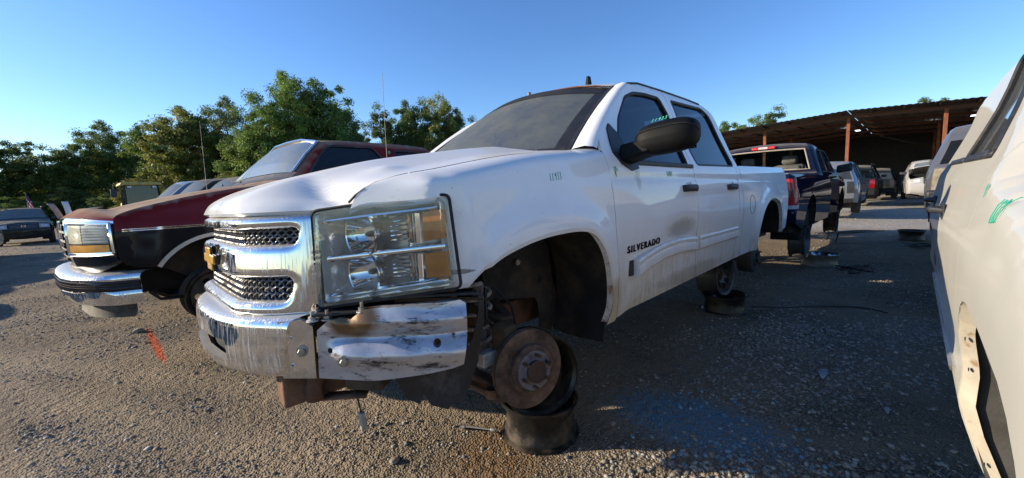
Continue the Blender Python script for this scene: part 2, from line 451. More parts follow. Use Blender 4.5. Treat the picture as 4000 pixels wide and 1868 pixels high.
M['dark_glass'] = glass("dark_tinted_glass", (.03, .03, .035), .03, (.1, .1, .1), opaque=.8, gcol=.25)
M['housing'] = plain("lamp_housing", (.93, .92, .89), .2, .4, var=.05)
M['gold'] = plain("gold_emblem", (.62, .34, .04), .35, .3, coat=.5, var=.1)
M['badge'] = plain("dark_badge", (.05, .05, .055), .25, .9, var=.2)
M['marker'] = plain("green_marker", (.01, .30, .20), .6, var=.1)
M['marker_lit'] = plain("lit_green_marker", (.10, .75, .40), .6, var=.05)  # lit copy of the green marker, light put into the colour
M['bolt'] = plain("plated_bolt", (.35, .32, .27), .45, .8, var=.3, vscale=60)
M['ws'] = glass("dusty_windshield", (.22, .25, .23), .62, (.165, .17, .14), rough=.22, gcol=.35, dlo=.3, dhi=.75, dscale=5)
M['ws_band'] = glass("windshield_shade_band", (.05, .05, .06), .45, (.09, .085, .075), opaque=.8, gcol=.12, rough=.2)
M['ws_light'] = glass("hazy_windshield", (.35, .4, .38), .55, (.26, .27, .23), rough=.12, gcol=.6)
M['sideglass'] = glass("tinted_side_glass", (.10, .12, .15), .02, (.2, .22, .25), opaque=.45, ior=1.6, gcol=.8)
M['farglass'] = glass("far_window_glass", (.25, .3, .33), .12, (.3, .33, .33), opaque=.15, ior=1.6)
M['clear'] = glass("clear_lamp_cover", (.97, .97, .95), .05, (.72, .69, .58), dlo=.35, dhi=.8, dscale=9)
M['haze_rim'] = glass("yellowed_lamp_rim", (.93, .92, .86), .28, (.66, .62, .50), dscale=9)
M['amber'] = plain("amber_lens", (.90, .27, .008), .25, 0, coat=.4, var=.3, vscale=26)
M['red_lens'] = plain("red_lens", (.55, .01, .008), .15, 0, coat=.8, var=.3, vscale=20)
M['yellowed'] = plain("yellowed_lens", (.62, .57, .38), .25, 0, coat=.5, var=.2, vscale=22)
M['seat'] = plain("seat_cloth", (.10, .095, .085), .9, var=.25)
M['tan_trim'] = plain("tan_trim", (.33, .28, .21), .8, var=.2)
M['steel_post'] = plain("rust_red_steel", (.24, .075, .03), .75, var=.3, vscale=4, dirt=(.12, .05, .03), dlo=.45, dhi=.7)
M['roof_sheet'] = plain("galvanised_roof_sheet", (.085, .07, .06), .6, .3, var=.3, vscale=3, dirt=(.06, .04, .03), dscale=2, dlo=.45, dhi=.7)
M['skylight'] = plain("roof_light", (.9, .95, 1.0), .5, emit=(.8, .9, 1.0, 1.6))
M['cable'] = plain("black_cable", (.012, .012, .012), .6)
M['bark'] = plain("bark", (.075, .06, .045), .9, var=.4, vscale=5, bmp=.4, bscale=12)
M['flag_red'] = plain("flag_red", (.5, .03, .03), .8); M['flag_white'] = plain("flag_white", (.7, .7, .7), .8); M['flag_blue'] = plain("flag_blue", (.03, .05, .2), .8)

# sheet steel bumper end: worn white primer, black scuffs, a brown burnt patch
def scuffed():
    m, t, p, o = nodes("scuffed_primer_steel")
    tc = N(t, "ShaderNodeTexCoord")
    k = ramp(t, noise(t, 6, 8, .78, (1.0, 1.0, 3.5)), .53, .61); k2 = ramp(t, noise(t, 26, 5, .7, (1, 1, 1.5)), .62, .68)
    gr = N(t, "ShaderNodeTexGradient", gradient_type='SPHERICAL'); mp = N(t, "ShaderNodeMapping")
    mp.inputs["Location"].default_value = (-.745 * 7.5, -.735 * 7.5, -.70 * 7.5); mp.inputs["Scale"].default_value = (7.5, 7.5, 7.5)
    t.links.new(tc.outputs["Object"], mp.inputs[0]); t.links.new(mp.outputs[0], gr.inputs[0])
    b = ramp(t, math_(t, 'ADD', gr.outputs[1], math_(t, 'MULTIPLY', noise(t, 12, 5), .45)), .42, .72)
    c = mixc(t, ramp(t, noise(t, 5, 5), .35, .7), (.62, .61, .62), (.42, .40, .41))
    c = mixc(t, math_(t, 'MULTIPLY', k, .95), c, (.03, .028, .028)); c = mixc(t, k2, c, (.06, .05, .045)); c = mixc(t, b, c, (.20, .12, .06))
    t.links.new(c, p.inputs["Base Color"]); p.inputs["Roughness"].default_value = .32; p.inputs["Metallic"].default_value = .55
    bump(t, p, noise(t, 30, 4), .12); return m
M['scuffed'] = scuffed()

def ground_mat():
    m, t, p, o = nodes("gravel_yard")
    tc = N(t, "ShaderNodeTexCoord")
    v = N(t, "ShaderNodeTexVoronoi"); v.inputs["Scale"].default_value = 75; t.links.new(tc.outputs["Object"], v.inputs[0])
    v2 = N(t, "ShaderNodeTexVoronoi"); v2.inputs["Scale"].default_value = 17; t.links.new(tc.outputs["Object"], v2.inputs[0])
    big = ramp(t, noise(t, .75, 6, .7), .36, .56)        # sandy patches against stony patches
    sand = mixc(t, noise(t, 14, 7, .75), (.23, .17, .11), (.43, .345, .24))
    hue = N(t, "ShaderNodeSeparateColor"); t.links.new(v.outputs["Color"], hue.inputs[0])
    stone = ramp(t, hue.outputs[0], .05, .95, (.14, .112, .080, 1), (.44, .375, .28, 1))
    edge = ramp(t, v.outputs["Distance"], .2, .75, (1, 1, 1, 1), (0, 0, 0, 1))
    stone = mixc(t, edge, (.075, .06, .045), stone)
    c = mixc(t, math_(t, 'MULTIPLY', big, .75), stone, sand)
    sx0 = N(t, "ShaderNodeSeparateXYZ"); t.links.new(tc.outputs["Object"], sx0.inputs[0])
    for (nx, ny, off_) in ((.90, .43, .42), (.90, .43, 1.05), (.86, .51, -.35)):     # wheel tracks of packed sand
        dd = math_(t, 'ADD', math_(t, 'MULTIPLY', sx0.outputs[0], nx), math_(t, 'MULTIPLY', sx0.outputs[1], ny))
        dd = math_(t, 'ABSOLUTE', math_(t, 'SUBTRACT', math_(t, 'ADD', dd, math_(t, 'MULTIPLY', noise(t, 1.2, 3), .5)), off_ + .25))
        k = ramp(t, math_(t, 'ADD', dd, math_(t, 'MULTIPLY', noise(t, 9, 6, .7), .18)), .12, .34, (1, 1, 1, 1), (0, 0, 0, 1))
        c = mixc(t, math_(t, 'MULTIPLY', k, .7), c, mixc(t, noise(t, 40, 6, .75), (.25, .19, .125), (.44, .355, .25)))
    sx = N(t, "ShaderNodeSeparateXYZ"); t.links.new(tc.outputs["Object"], sx.inputs[0])
    far = N(t, "ShaderNodeMapRange"); far.inputs[1].default_value = -11.5; far.inputs[2].default_value = -14.0; t.links.new(sx.outputs[0], far.inputs[0])
    c = mixc(t, math_(t, 'MULTIPLY', far.outputs[0], .75), c, mixc(t, hue.outputs[1], (.36, .33, .28), (.62, .58, .51)))   # fresher, paler stone up the aisle
    def spot(cx, cy, ax, ay, rot, soft):   # a sprayed or spilt patch, noisy edge
        mp = N(t, "ShaderNodeMapping", vector_type='TEXTURE'); mp.inputs["Location"].default_value = (cx, cy, 0); mp.inputs["Rotation"].default_value = (0, 0, rot)
        mp.inputs["Scale"].default_value = (ax, ay, 50); t.links.new(tc.outputs["Object"], mp.inputs[0])
        g = N(t, "ShaderNodeTexGradient", gradient_type='SPHERICAL'); t.links.new(mp.outputs[0], g.inputs[0])
        a = math_(t, 'ADD', g.outputs[1], math_(t, 'MULTIPLY', math_(t, 'SUBTRACT', noise(t, 26, 6, .75), .5), .9))
        return ramp(t, a, .32, .32 + soft)
    c = mixc(t, math_(t, 'MULTIPLY', spot(1.10, -3.8, .060, 1.3, R_(2), .18), .8), c, (.62, .085, .015))
    c = mixc(t, math_(t, 'MULTIPLY', spot(-1.16, 1.13, .55, .9, R_(8), .30), ramp(t, noise(t, 70, 5, .7), .40, .60)), c, (.07, .30, .48))
    c = mixc(t, math_(t, 'MULTIPLY', spot(-.15, .45, .75, .55, R_(20), .4), .7), c, (.20, .115, .05))
    t.links.new(c, p.inputs["Base Color"]); p.inputs["Roughness"].default_value = .92; p.inputs["Specular IOR Level"].default_value = .2
    h = math_(t, 'ADD', math_(t, 'MULTIPLY', edge, .5), math_(t, 'MULTIPLY', ramp(t, v2.outputs["Distance"], .1, .6, (1, 1, 1, 1), (0, 0, 0, 1)), .8))
    h = math_(t, 'ADD', h, math_(t, 'MULTIPLY', noise(t, 5, 8, .7), 1.6))
    bump(t, p, h, .9, .03); return m
M['ground'] = ground_mat()

def pebble_mat():
    m, t, p, o = nodes("pebbles")
    a = N(t, "ShaderNodeVertexColor", layer_name="tint")
    tc = N(t, "ShaderNodeTexCoord")
    c = mixc(t, math_(t, 'MULTIPLY', ramp(t, noise(t, 60, 4), .35, .7), .35), a.outputs[0], (.10, .085, .065))
    t.links.new(c, p.inputs["Base Color"]); p.inputs["Roughness"].default_value = .85
    bump(t, p, noise(t, 120, 4), .3, .004); return m
M['pebble'] = pebble_mat()

def leaf_mat(name, ca, cb):
    m, t, p, o = nodes(name)
    a = N(t, "ShaderNodeVertexColor", layer_name="tint"); sp = N(t, "ShaderNodeSeparateColor"); t.links.new(a.outputs[0], sp.inputs[0])
    oi = N(t, "ShaderNodeObjectInfo")
    c = mixc(t, sp.outputs[0], ca, cb)
    hs = N(t, "ShaderNodeHueSaturation"); t.links.new(c, hs.inputs["Color"])
    mr = N(t, "ShaderNodeMapRange"); mr.inputs[3].default_value = .488; mr.inputs[4].default_value = .515; t.links.new(oi.outputs["Random"], mr.inputs[0]); t.links.new(mr.outputs[0], hs.inputs["Hue"])
    mv = N(t, "ShaderNodeMapRange"); mv.inputs[3].default_value = .75; mv.inputs[4].default_value = 1.25; t.links.new(oi.outputs["Random"], mv.inputs[0]); t.links.new(mv.outputs[0], hs.inputs["Value"])
    t.links.new(hs.outputs[0], p.inputs["Base Color"]); p.inputs["Roughness"].default_value = .6
    tl = N(t, "ShaderNodeBsdfTranslucent"); t.links.new(hs.outputs[0], tl.inputs[0])
    mx = N(t, "ShaderNodeMixShader"); mx.inputs[0].default_value = .45; t.links.new(p.outputs[0], mx.inputs[1]); t.links.new(tl.outputs[0], mx.inputs[2]); t.links.new(mx.outputs[0], o.inputs[0])
    return m
M['leaf'] = leaf_mat("broad_leaves", (.075, .13, .030), (.24, .31, .06))
M['leaf_dark'] = leaf_mat("dark_leaves", (.07, .115, .035), (.20, .27, .06))
M['leaf_gold'] = leaf_mat("turning_leaves", (.11, .15, .03), (.32, .31, .07))

M['steel_dark'] = plain("dark_purlin", (.06, .035, .025), .8, var=.3); M['shed_blackout'] = plain("shed_blackout_dark", (.035, .032, .03), .8, var=.3); M['lamp_hole'] = plain("empty_lamp_hole", (.20, .17, .12), .8, var=.4, vscale=14)
M['faded_red'] = plain("faded_red_panel", (.42, .27, .23), .6)
M['rafter'] = plain("brown_rafter", (.11, .05, .03), .8, var=.3)
M['silver_white'] = paint("weathered_white", (.40, .39, .37), dust=.2, amount=.5)
M['rust_dark'] = plain("dark_rust", (.075, .042, .028), .8, var=.4, vscale=20)
# ---------------------------------------------------------------- ground
def und(x, y):
    """gentle unevenness of the yard, flat under the parked rows' supports"""
    x = np.asarray(x, float); y = np.asarray(y, float)
    z = .018 * np.sin(1.3 * x + .7 * y + 1) * np.sin(.9 * y - .4 * x) + .010 * np.sin(3.1 * x - 2.2 * y) + .006 * np.sin(6.3 * y + 4.1 * x + 2)
    for cx, cy in ((-.46, .47), (-3.6, .55), (-7.1, .95), (-11.2, 2.1)): z = z * (1 - np.exp(-((x - cx)**2 + (y - cy)**2) / .2))
    return z * np.exp(-((x)**2 + (y)**2) / 400)

def build_ground():
    u = np.linspace(-1, 1, 261); k = 5.2
    sx = np.sinh(u * k) / math.sinh(k) * 400 - .3; sy = np.sinh(u * k) / math.sinh(k) * 400 + .4
    X, Y = np.meshgrid(sx, sy, indexing='ij'); Z = und(X, Y)
    n = len(u); v = np.stack([X.ravel(), Y.ravel(), Z.ravel()], 1)
    i, j = np.meshgrid(np.arange(n - 1), np.arange(n - 1), indexing='ij'); a = (i * n + j).ravel()
    q = np.stack([a, a + n, a + n + 1, a + 1], 1)
    tag(link("ground", fastmesh("ground", v, q, M['ground'], smooth=True)), kind="structure")
build_ground()

def build_pebbles():
    import bmesh
    base = []
    for s in range(10):
        bm = bmesh.new(); bmesh.ops.create_icosphere(bm, subdivisions=1, radius=1.0)
        rng = np.random.RandomState(s + 3)
        v = np.array([p.co[:] for p in bm.verts]); t = np.array([[q.index for q in f.verts] for f in bm.faces]); bm.free()
        v = v * (1 + rng.uniform(-.28, .28, (len(v), 1))) * np.array([1, rng.uniform(.65, .95), rng.uniform(.32, .55)])
        base.append((v, t))
    rng = np.random.RandomState(11)
    fwd = np.array([-.698, -.706]); rt = np.array([-.706, .706]); C = np.array([1.242, 2.021])
    V, T, K = [], [], []; off = 0
    pal = np.array([(.42, .36, .275), (.31, .27, .215), (.24, .21, .175), (.37, .295, .20), (.48, .43, .35), (.20, .185, .17), (.33, .235, .15), (.40, .37, .33)])
    def scatter(n, d0, d1, rmin, rmax, pw, box=None):
        nonlocal off
        d = d0 + (d1 - d0) * rng.rand(n)**.62; a = rng.uniform(-1.36, 1.36, n) * d     # depth along the view, spread sideways
        P = C + d[:, None] * fwd + a[:, None] * rt
        if box: P = np.stack([rng.uniform(box[0], box[1], n), rng.uniform(box[2], box[3], n)], 1)
        cl = np.sin(P[:, 0] * 2.1 + 1.3 * P[:, 1]) + np.sin(P[:, 1] * 2.7 - P[:, 0] * 1.1 + 2) + .8 * np.sin(5 * P[:, 0] + 4 * P[:, 1])
        keep = rng.rand(n) < np.clip(.55 + .30 * cl, .06, 1)
        for nx, ny, o_ in ((.90, .43, .42), (.90, .43, 1.05), (.86, .51, -.35)): keep &= rng.rand(n) > .72 * np.exp(-((P[:, 0] * nx + P[:, 1] * ny - o_) / .17)**2)
        sandy = np.exp(-((P[:, 0] + .1)**2 + (P[:, 1] - .3)**2) / .35); keep &= rng.rand(n) > sandy * .65
        for cx, cy, cr in ((-.46, .47, .235), (-3.6, .55, .235), (-7.1, .95, .26), (-11.2, 2.1, .24)):
            keep &= ((P[:, 0] - cx)**2 + (P[:, 1] - cy)**2) > cr**2
        P = P[keep]; n = len(P); r = rmin + (rmax - rmin) * rng.rand(n)**pw
        z = und(P[:, 0], P[:, 1]); w = rng.randint(0, len(base), n)
        ang = rng.uniform(0, 6.283, n); ti = rng.normal(0, .35, n); col = pal[rng.randint(0, len(pal), n)] * rng.uniform(.75, 1.15, (n, 1)); col = col * .75 + col.mean(1, keepdims=True) * .25
        blue = np.exp(-(((P[:, 0] + 1.16) / .36)**2 + ((P[:, 1] - 1.13) / .52)**2)); m = (rng.rand(n) < blue * .75)
        col[m] = col[m] * .45 + np.array((.04, .20, .30))
        org = np.exp(-(((P[:, 0] - 1.10) / .03)**2)) * (np.abs(P[:, 1] + 3.8) < .95); m = rng.rand(n) < org * .9; col[m] = (.6, .09, .02)
        for b in range(len(base)):
            k = np.where(w == b)[0]
            if not len(k): continue
            bv, bt = base[b]; ca, sa = np.cos(ang[k]), np.sin(ang[k]); ct, st = np.cos(ti[k]), np.sin(ti[k])
            x = bv[None, :, 0] * ca[:, None] - bv[None, :, 1] * sa[:, None]; y = bv[None, :, 0] * sa[:, None] + bv[None, :, 1] * ca[:, None]
            zz = np.repeat(bv[None, :, 2], len(k), 0); y2 = y * ct[:, None] - zz * st[:, None]; z2 = y * st[:, None] + zz * ct[:, None]
            rr = r[k][:, None]
            vv = np.stack([P[k][:, 0:1] + x * rr, P[k][:, 1:2] + y2 * rr, z[k][:, None] + z2 * rr + .06 * rr], 2)
            V.append(vv.reshape(-1, 3)); m = len(bv)
            T.append((bt[None] + (np.arange(len(k)) * m)[:, None, None]).reshape(-1, 3) + off); off += len(k) * m
            K.append(np.repeat(col[k], m, 0))
    scatter(36000, 1.0, 4.0, .0045, .011, 1.5)
    scatter(8000, 1.0, 6.0, .009, .022, 2.2)
    box = (-4.5, .6, .9, 2.4)
    scatter(9000, 1.0, 6.5, .009, .023, 1.8, box)
    scatter(20000, 3.4, 8.5, .008, .018, 1.6)
    scatter(7000, 8.0, 20.0, .018, .036, 1.6)
    me = fastmesh("gravel", np.concatenate(V), np.concatenate(T), M['pebble'], smooth=False, col=np.concatenate(K))
    tag(link("gravel", me), "loose grey and tan gravel spread over the yard", "gravel", kind="stuff")
build_pebbles()

# ---------------------------------------------------------------- white pickup (own frame: x forward from the front axle, y to its left, z up)
W0 = spl([(.38, .93), (.44, .952), (.60, .968), (.80, .985), (.92, .99), (1.05, .982), (1.15, .968), (1.22, .955), (1.28, .93), (1.34, .902), (1.5, .845), (1.72, .772), (1.80, .72), (1.87, .62)])
XF = spl([(0, .972), (.15, .973), (.3, .970), (.4, .932), (.5, .862), (.576, .787), (.69, .70), (.97, .50), (1.2, .33)])
YF = spl([(.33, 1.2), (.50, .97), (.70, .69), (.787, .576), (.862, .5), (.932, .4), (.970, .3), (.974, 0)])
ZF = spl([(-.60, 1.33), (-.36, 1.298), (-.01, 1.264), (.40, 1.194), (.62, 1.15), (.67, 1.12), (.705, 1.078), (.8, 1.07)])
YE = spl([(-.6, .79), (.5, .79), (.60, .785), (.66, .745), (.70, .69), (.71, .68)])

truck = thing("white_pickup", "white crew cab pickup with wheels removed and chrome grille, raised on bare rims", "pickup truck", matrix=TRUCK_M)

def ysign(P, s):
    if s < 0: P = P.copy(); P[:, 1] *= -1
    return P

def flare(x, z):
    r = np.hypot((x + .03) * 1.0, (z - .48)); f = .026 * sstep(.66, .50, r)
    r2 = np.hypot((x + 3.645), (z - .50)); return f + .028 * sstep(.66, .50, r2)

def side_map(s=1):
    def fn(P):
        x, z = P[:, 0], P[:, 1]; y = W0(z) + flare(x, z) * sstep(1.2, .95, z)
        y = y - .022 * np.exp(-((x + 1.38) / .22)**2 - ((z - .80) / .09)**2) - .010 * np.exp(-((x + 1.62) / .1)**2 - ((z - .70) / .1)**2)   # dented doors
        y = y - .008 * np.exp(-((z - 1.155) / .012)**2) - .10 * sstep(-4.42, -4.84, x)
        return ysign(np.stack([x, y, z], 1), s)
    return fn

def fender_map(s=1):
    def fn(P):
        x, q = P[:, 0], P[:, 1]; zs = ZF(x) - .06; z = np.minimum(q, zs)
        lim = np.where(x > .30, YF(np.clip(x, .34, .974)), 9.)
        y0 = W0(z) + flare(x, z) * sstep(1.15, .95, z) * sstep(.52, .40, x)
        y0 = np.minimum(y0, lim); y0 = np.where(x > .35, np.minimum(y0, .992 - .05 * sstep(.36, .52, x)), y0)
        t = np.clip((q - zs) / .16, 0, 1); ye = YE(x)
        y = y0 - (y0 - ye) * (1 - np.cos(t * math.pi / 2)); z = z + .06 * np.sin(t * math.pi / 2)
        # crumple above the lamp
        return ysign(np.stack([x, y, z], 1), s)
    return fn

def build_white_pickup():
    T = truck; wm = M['white']
    arch = [(.42, .79), (.385, .826), (.313, .868), (.234, .893), (.089, .922), (-.075, .933), (-.22, .930), (-.30, .908), (-.351, .872), (-.405, .81), (-.451, .715), (-.482, .59), (-.478, .50), (-.445, .43)]
    rarch = [(-3.14, .47), (-3.165, .66), (-3.26, .83), (-3.42, .93), (-3.64, .962), (-3.87, .93), (-4.02, .83), (-4.12, .66), (-4.14, .56)]
    arch = chaikin(arch, 2); rarch = chaikin(rarch, 2)
    for s in (1, -1):
        sp = .022 if s > 0 else .06; iw = (0, -s, 0)
        # front fender
        top = [(x, float(ZF(x)) + .10) for x in (.70, .67, .62, .55, .45, .3, .1, -.1, -.3, -.40, -.47, -.50)]
        out = arch[::-1] + [(.50, .785), (.502, 1.088), (.56, 1.080), (.63, 1.078), (.695, 1.088)] + [(x, q) for x, q in top if x < .69] + [(-.505, 1.30), (-.512, 1.0), (-.522, .55), (-.522, .432)]
        panel("front_fender", out, [], sp, fender_map(s), wm, T, .02, (0, -.45 * s, -.9))
        # rusty flange round the arch
        L = np.array(arch); g = G(); A = fender_map(s)(L); inn = np.array([-.02 if i < 6 else 0 for i in range(len(L))])
        B = A.copy(); c = np.array([-.03, 0, .52]); d = c - A; d[:, 1] = 0; d /= np.linalg.norm(d, axis=1)[:, None]
        wd = np.interp(np.arange(len(L)) / len(L), [0, .43, .57, 1], [.004, .006, .026, .03])
        B = A + d * wd[:, None]; B[:, 1] -= s * .022; A[:, 1] -= s * .004
        g.grid([list(map(tuple, A)), list(map(tuple, B))]); g.obj("arch_flange", M['rust_lip'], T)
        # front door with its window opening
        w1 = rounded([(-.705, 1.245), (-.70, 1.32), (-.80, 1.487), (-.965, 1.645), (-1.10, 1.693), (-1.27, 1.712), (-1.475, 1.716), (-1.535, 1.60), (-1.555, 1.40), (-1.545, 1.245)], .03)
        d1 = [(-.530, .432), (-.520, .9), (-.510, 1.30), (-.525, 1.355), (-.66, 1.468), (-.80, 1.575), (-.97, 1.690), (-1.09, 1.747), (-1.25, 1.779), (-1.42, 1.788), (-1.60, 1.792), (-1.612, 1.4), (-1.612, 1.2), (-1.622, .8), (-1.625, .452), (-1.0, .438)]
        panel("front_door", d1, [w1], sp, side_map(s), wm, T, .018, iw)
        w2 = rounded([(-1.715, 1.25), (-1.672, 1.725), (-2.30, 1.748), (-2.40, 1.70), (-2.545, 1.36), (-2.545, 1.262)], .035)
        d2 = [(-1.634, .452), (-1.630, .8), (-1.620, 1.2), (-1.620, 1.4), (-1.607, 1.792), (-2.10, 1.797), (-2.34, 1.79), (-2.44, 1.74), (-2.58, 1.42), (-2.582, 1.24), (-2.545, 1.0), (-2.54, .70), (-2.50, .56), (-2.44, .466)]
        panel("rear_door", d2, [w2], sp, side_map(s), wm, T, .018, iw)
        d3 = [(-2.448, .466), (-2.508, .56), (-2.548, .70), (-2.553, 1.0), (-2.589, 1.24), (-2.588, 1.42), (-2.45, 1.745), (-2.345, 1.797), (-2.41, 1.797), (-2.52, 1.735), (-2.63, 1.47), (-2.665, 1.30), (-2.66, 1.24), (-2.66, .47)]
        panel("cab_corner", d3, [], sp * 1.2, side_map(s), wm, T, .018, iw)
        bed = [(-2.672, .47), (-2.672, 1.262), (-2.74, 1.272), (-3.6, 1.285), (-4.70, 1.30), (-4.775, 1.28), (-4.81, 1.18), (-4.80, .62), (-4.22, .56)] + rarch[::-1] + [(-3.05, .47)]
        panel("bed_side", bed, [], sp * 1.2, side_map(s), wm, T, .03, iw)
        gr = G()
        for a in range(len(rarch) - 1): pass
        A = side_map(s)(np.array(rarch)); B = A.copy(); B[:, 1] -= s * .25; B2 = A.copy(); d = np.array([-3.645, 0, .5]) - A; d[:, 1] = 0; d /= np.linalg.norm(d, axis=1)[:, None]
        B2 = A + d * .02; A[:, 1] -= s * .005; B2[:, 1] -= s * .03
        gr.grid([list(map(tuple, A)), list(map(tuple, B2))]); gr.obj("arch_flange", M['rust_lip'], T)
        gr = G(); B = A + 0; B[:, 1] -= s * .50; A2 = A - d * .015; gr.grid([list(map(tuple, A2)), list(map(tuple, B - d * .015))]); gr.obj("rear_wheel_liner", M['liner'], T)
        for gl_ in ([(-.526, .45), (-.517, .9), (-.508, 1.29)], [(-1.630, .47), (-1.626, .8), (-1.617, 1.2), (-1.616, 1.4), (-1.604, 1.78)], [(-2.50, .56), (-2.543, .70), (-2.549, 1.0), (-2.585, 1.24), (-2.584, 1.42)], [(-2.667, .5), (-2.667, 1.25)]):
            A = side_map(s)(np.array(resample(gl_, .1)[:-1] if False else gl_)); A[:, 1] -= s * .012; G().tube([tuple(q) for q in A], .009, 5).obj("door_gap_shade", M['rubber'], T)  # black strips behind the panel gaps, painted shade that darkens the shut lines
        # panes
        for nm, wpoly in (("front_window", w1), ("rear_window", w2)):
            def gm(P, s=s):
                q = side_map(s)(P); q[:, 1] -= s * .016; return q
            panel(nm, wpoly, [], .06, gm, M['sideglass'], T, 0, iw)
            # rubber seal round the opening
            L = resample(wpoly, .05); A = side_map(s)(np.array(L)); A[:, 1] -= s * .006; A = list(map(tuple, A)); G().tube(A + A[:1], .0105, 6, False).obj("window_seal", M['plastic'], T)
        # belt moulding (black)
        g = G(); g.beam((-.80, s * .953, 1.237), (-1.60, s * .957, 1.237), .014, .026); g.obj("belt_moulding", M['plastic'], T, bevel=.004)
        # side mouldings
        def mould(x0, x1, bend, nm):
            n = 14; g = G(); rows = []
            for i in range(n):
                t = i / (n - 1); x = x0 + (x1 - x0) * t; zc = .702 + .0 * t + bend * (1 - t)**2 * -.035 + bend * t * (1 - t) * .10
                off = bend * (.030 * (1 - t)**3 + .004); y = float(W0(zc)) + off; hh = .050
                base = y - .02
                rows.append([(x, s * (base - .012), zc + hh), (x, s * (y + .006), zc + hh - .004), (x, s * (y + .013), zc + hh - .016), (x, s * (y + .007), zc + .012), (x, s * (y + .012), zc), (x, s * (y + .012), zc - hh + .012), (x, s * (y + .004), zc - hh), (x, s * (base - .012), zc - hh)])
            g.grid(rows); k = len(rows[0]); g.f.append(tuple(range(k))[::-1]); g.f.append(tuple((n - 1) * k + i for i in range(k)))
            g.obj(nm, wm, T, angle=30)
        mould(-.705, -1.600, 1 if s > 0 else 0, "door_moulding"); mould(-1.655, -2.53, 0, "door_moulding")
        if s > 0:
            G().box((-.70, .976, .668), (.07, .012, .085)).obj("moulding_clip", M['plastic'], T, bevel=.003)
        # door handles
        for hx in (-1.487, -2.372):
            hz = 1.085; y = float(W0(hz)); h = thing_part("door_handle", T)
            pts = [(hx + .112, s * (y - .01), hz), (hx + .104, s * (y + .022), hz + .003), (hx, s * (y + .036), hz + .006), (hx - .104, s * (y + .022), hz + .003), (hx - .112, s * (y - .01), hz)]
            g = G(); pp = chaikin(pts, 2); rows = []
            for (a, b, c) in pp: rows.append([(a, b, c + .022), (a, b + s * .007, c + .012), (a, b + s * .007, c - .012), (a, b, c - .022), (a, b - s * .010, c - .014), (a, b - s * .010, c + .014), (a, b, c + .022)])
            g.grid(rows); g.obj("door_handle", M['plastic'], T, angle=60)
            G().lathe([(0, -.002), (.030, 0), (.033, .004), (.036, .006)], Matrix.Translation((hx, s * (y - .001), hz)) @ Matrix.Rotation(R_(-90 * s), 4, 'X') @ Matrix.Diagonal((1, 1.25, 1, 1)), 20).obj("handle_cup", wm, T)
    # roof
    def zroof(x, y):
        ze = float(spl([(-2.6, 1.70), (-2.45, 1.765), (-2.34, 1.788), (-2.1, 1.797), (-1.6, 1.792), (-1.25, 1.779), (-1.09, 1.747), (-.95, 1.70)])(x)); ye = float(W0(ze)) - .004
        return ze + (.073) * (1 - abs(y / ye)**2.6) * float(sstep(-2.62, -2.3, x)) , ye
    rows = []
    for i in range(23):
        t = i / 22; row = []
        for j in range(25):
            u = -1 + 2 * j / 24; xt = -1.105 + .13 * (1 - min(1, abs(u) / .9)**2); x = xt + (-2.50 - xt) * t
            z, ye = zroof(x, 0); y = u * ye; z, _ = zroof(x, y)
            zt = 1.752 + .072 * (1 - abs(u)**2.2) + .006; z0_ = zroof(xt, u * zroof(xt, 0)[1])[0]; z += (zt - z0_) * math.exp(-t / .10)
            if t < .05: z -= .016 * (1 - t / .05)**2; x += .012 * (1 - t / .05)
            row.append((x, y, z))
        rows.append(row)
    g = G(); g.grid(rows); roof = g.obj("roof", M['white_roof'], T, angle=60)
    # a strip of bare rust above the windshield
    # windshield, with shade band on top and black surround
    def wsp(u, v, bulge=.022):
        yb, yt = u * .775, u * .64; xb = -.425 + .21 * (1 - u * u); xt = -1.10 + .13 * (1 - u * u); zb = 1.295 + .012 * (1 - u * u); zt = 1.752 + .072 * (1 - abs(u)**2.2)
        x = xb + (xt - xb) * v; y = yb + (yt - yb) * v; z = zb + (zt - zb) * v; b = bulge * 4 * v * (1 - v)
        return (x + b * .55, y, z + b * .8)
    def wgrid(u0, u1, v0, v1, n=20, m=14, dz=0):
        return [[tuple(np.array(wsp(u0 + (u1 - u0) * j / n, v0 + (v1 - v0) * i / m)) + np.array((.5 * dz, 0, .85 * dz))) for j in range(n + 1)] for i in range(m + 1)]
    G().grid(wgrid(-.965, .965, .03, .985)).obj("windshield", M['ws'], T)
    G().grid(wgrid(-.95, .95, .86, .975, 20, 3, .003)).obj("shade_band", M['ws_band'], T)
    g = G()
    for (a, b, c, d) in ((-1.0, -.90, 0, 1), (.90, 1.0, 0, 1), (-.9, .9, 0, .055)): g.grid(wgrid(a, b, c, d, 8, 10, .0015 + (.0 if c == d else 0)))
    g.obj("windshield_border", M['plastic'], T)
    # pillars
    for s in (1, -1):
        de = [(-.470, 1.30), (-.525, 1.355), (-.66, 1.468), (-.80, 1.575), (-.97, 1.690), (-1.09, 1.747)]; DE = side_map(s)(np.array(de)); rows = []
        for k, p in enumerate(DE):
            t = k / (len(DE) - 1); w = np.array(wsp(s * 1.0, min(1, t * 1.0))); q = np.array(p); mid = (w + q) / 2 + np.array((.012, s * .022, .02)); rows.append([tuple(w + np.array((0, 0, -.004))), tuple(w * .7 + mid * .3 + np.array((.004, s * .005, .009))), tuple(mid), tuple(q + (mid - q) * .3 + np.array((.003, s * .006, .004))), tuple(q)])
        g = G(); g.grid([list(map(tuple, r)) for r in rows]); g.obj("a_pillar", wm, T, angle=60)
        G().tube([tuple(np.array(wsp(s * 1.0, v)) + np.array((.004, s * .004, .008))) for v in np.linspace(.0, 1, 12)], .011, 6).obj("windshield_seal", M['plastic'], T)
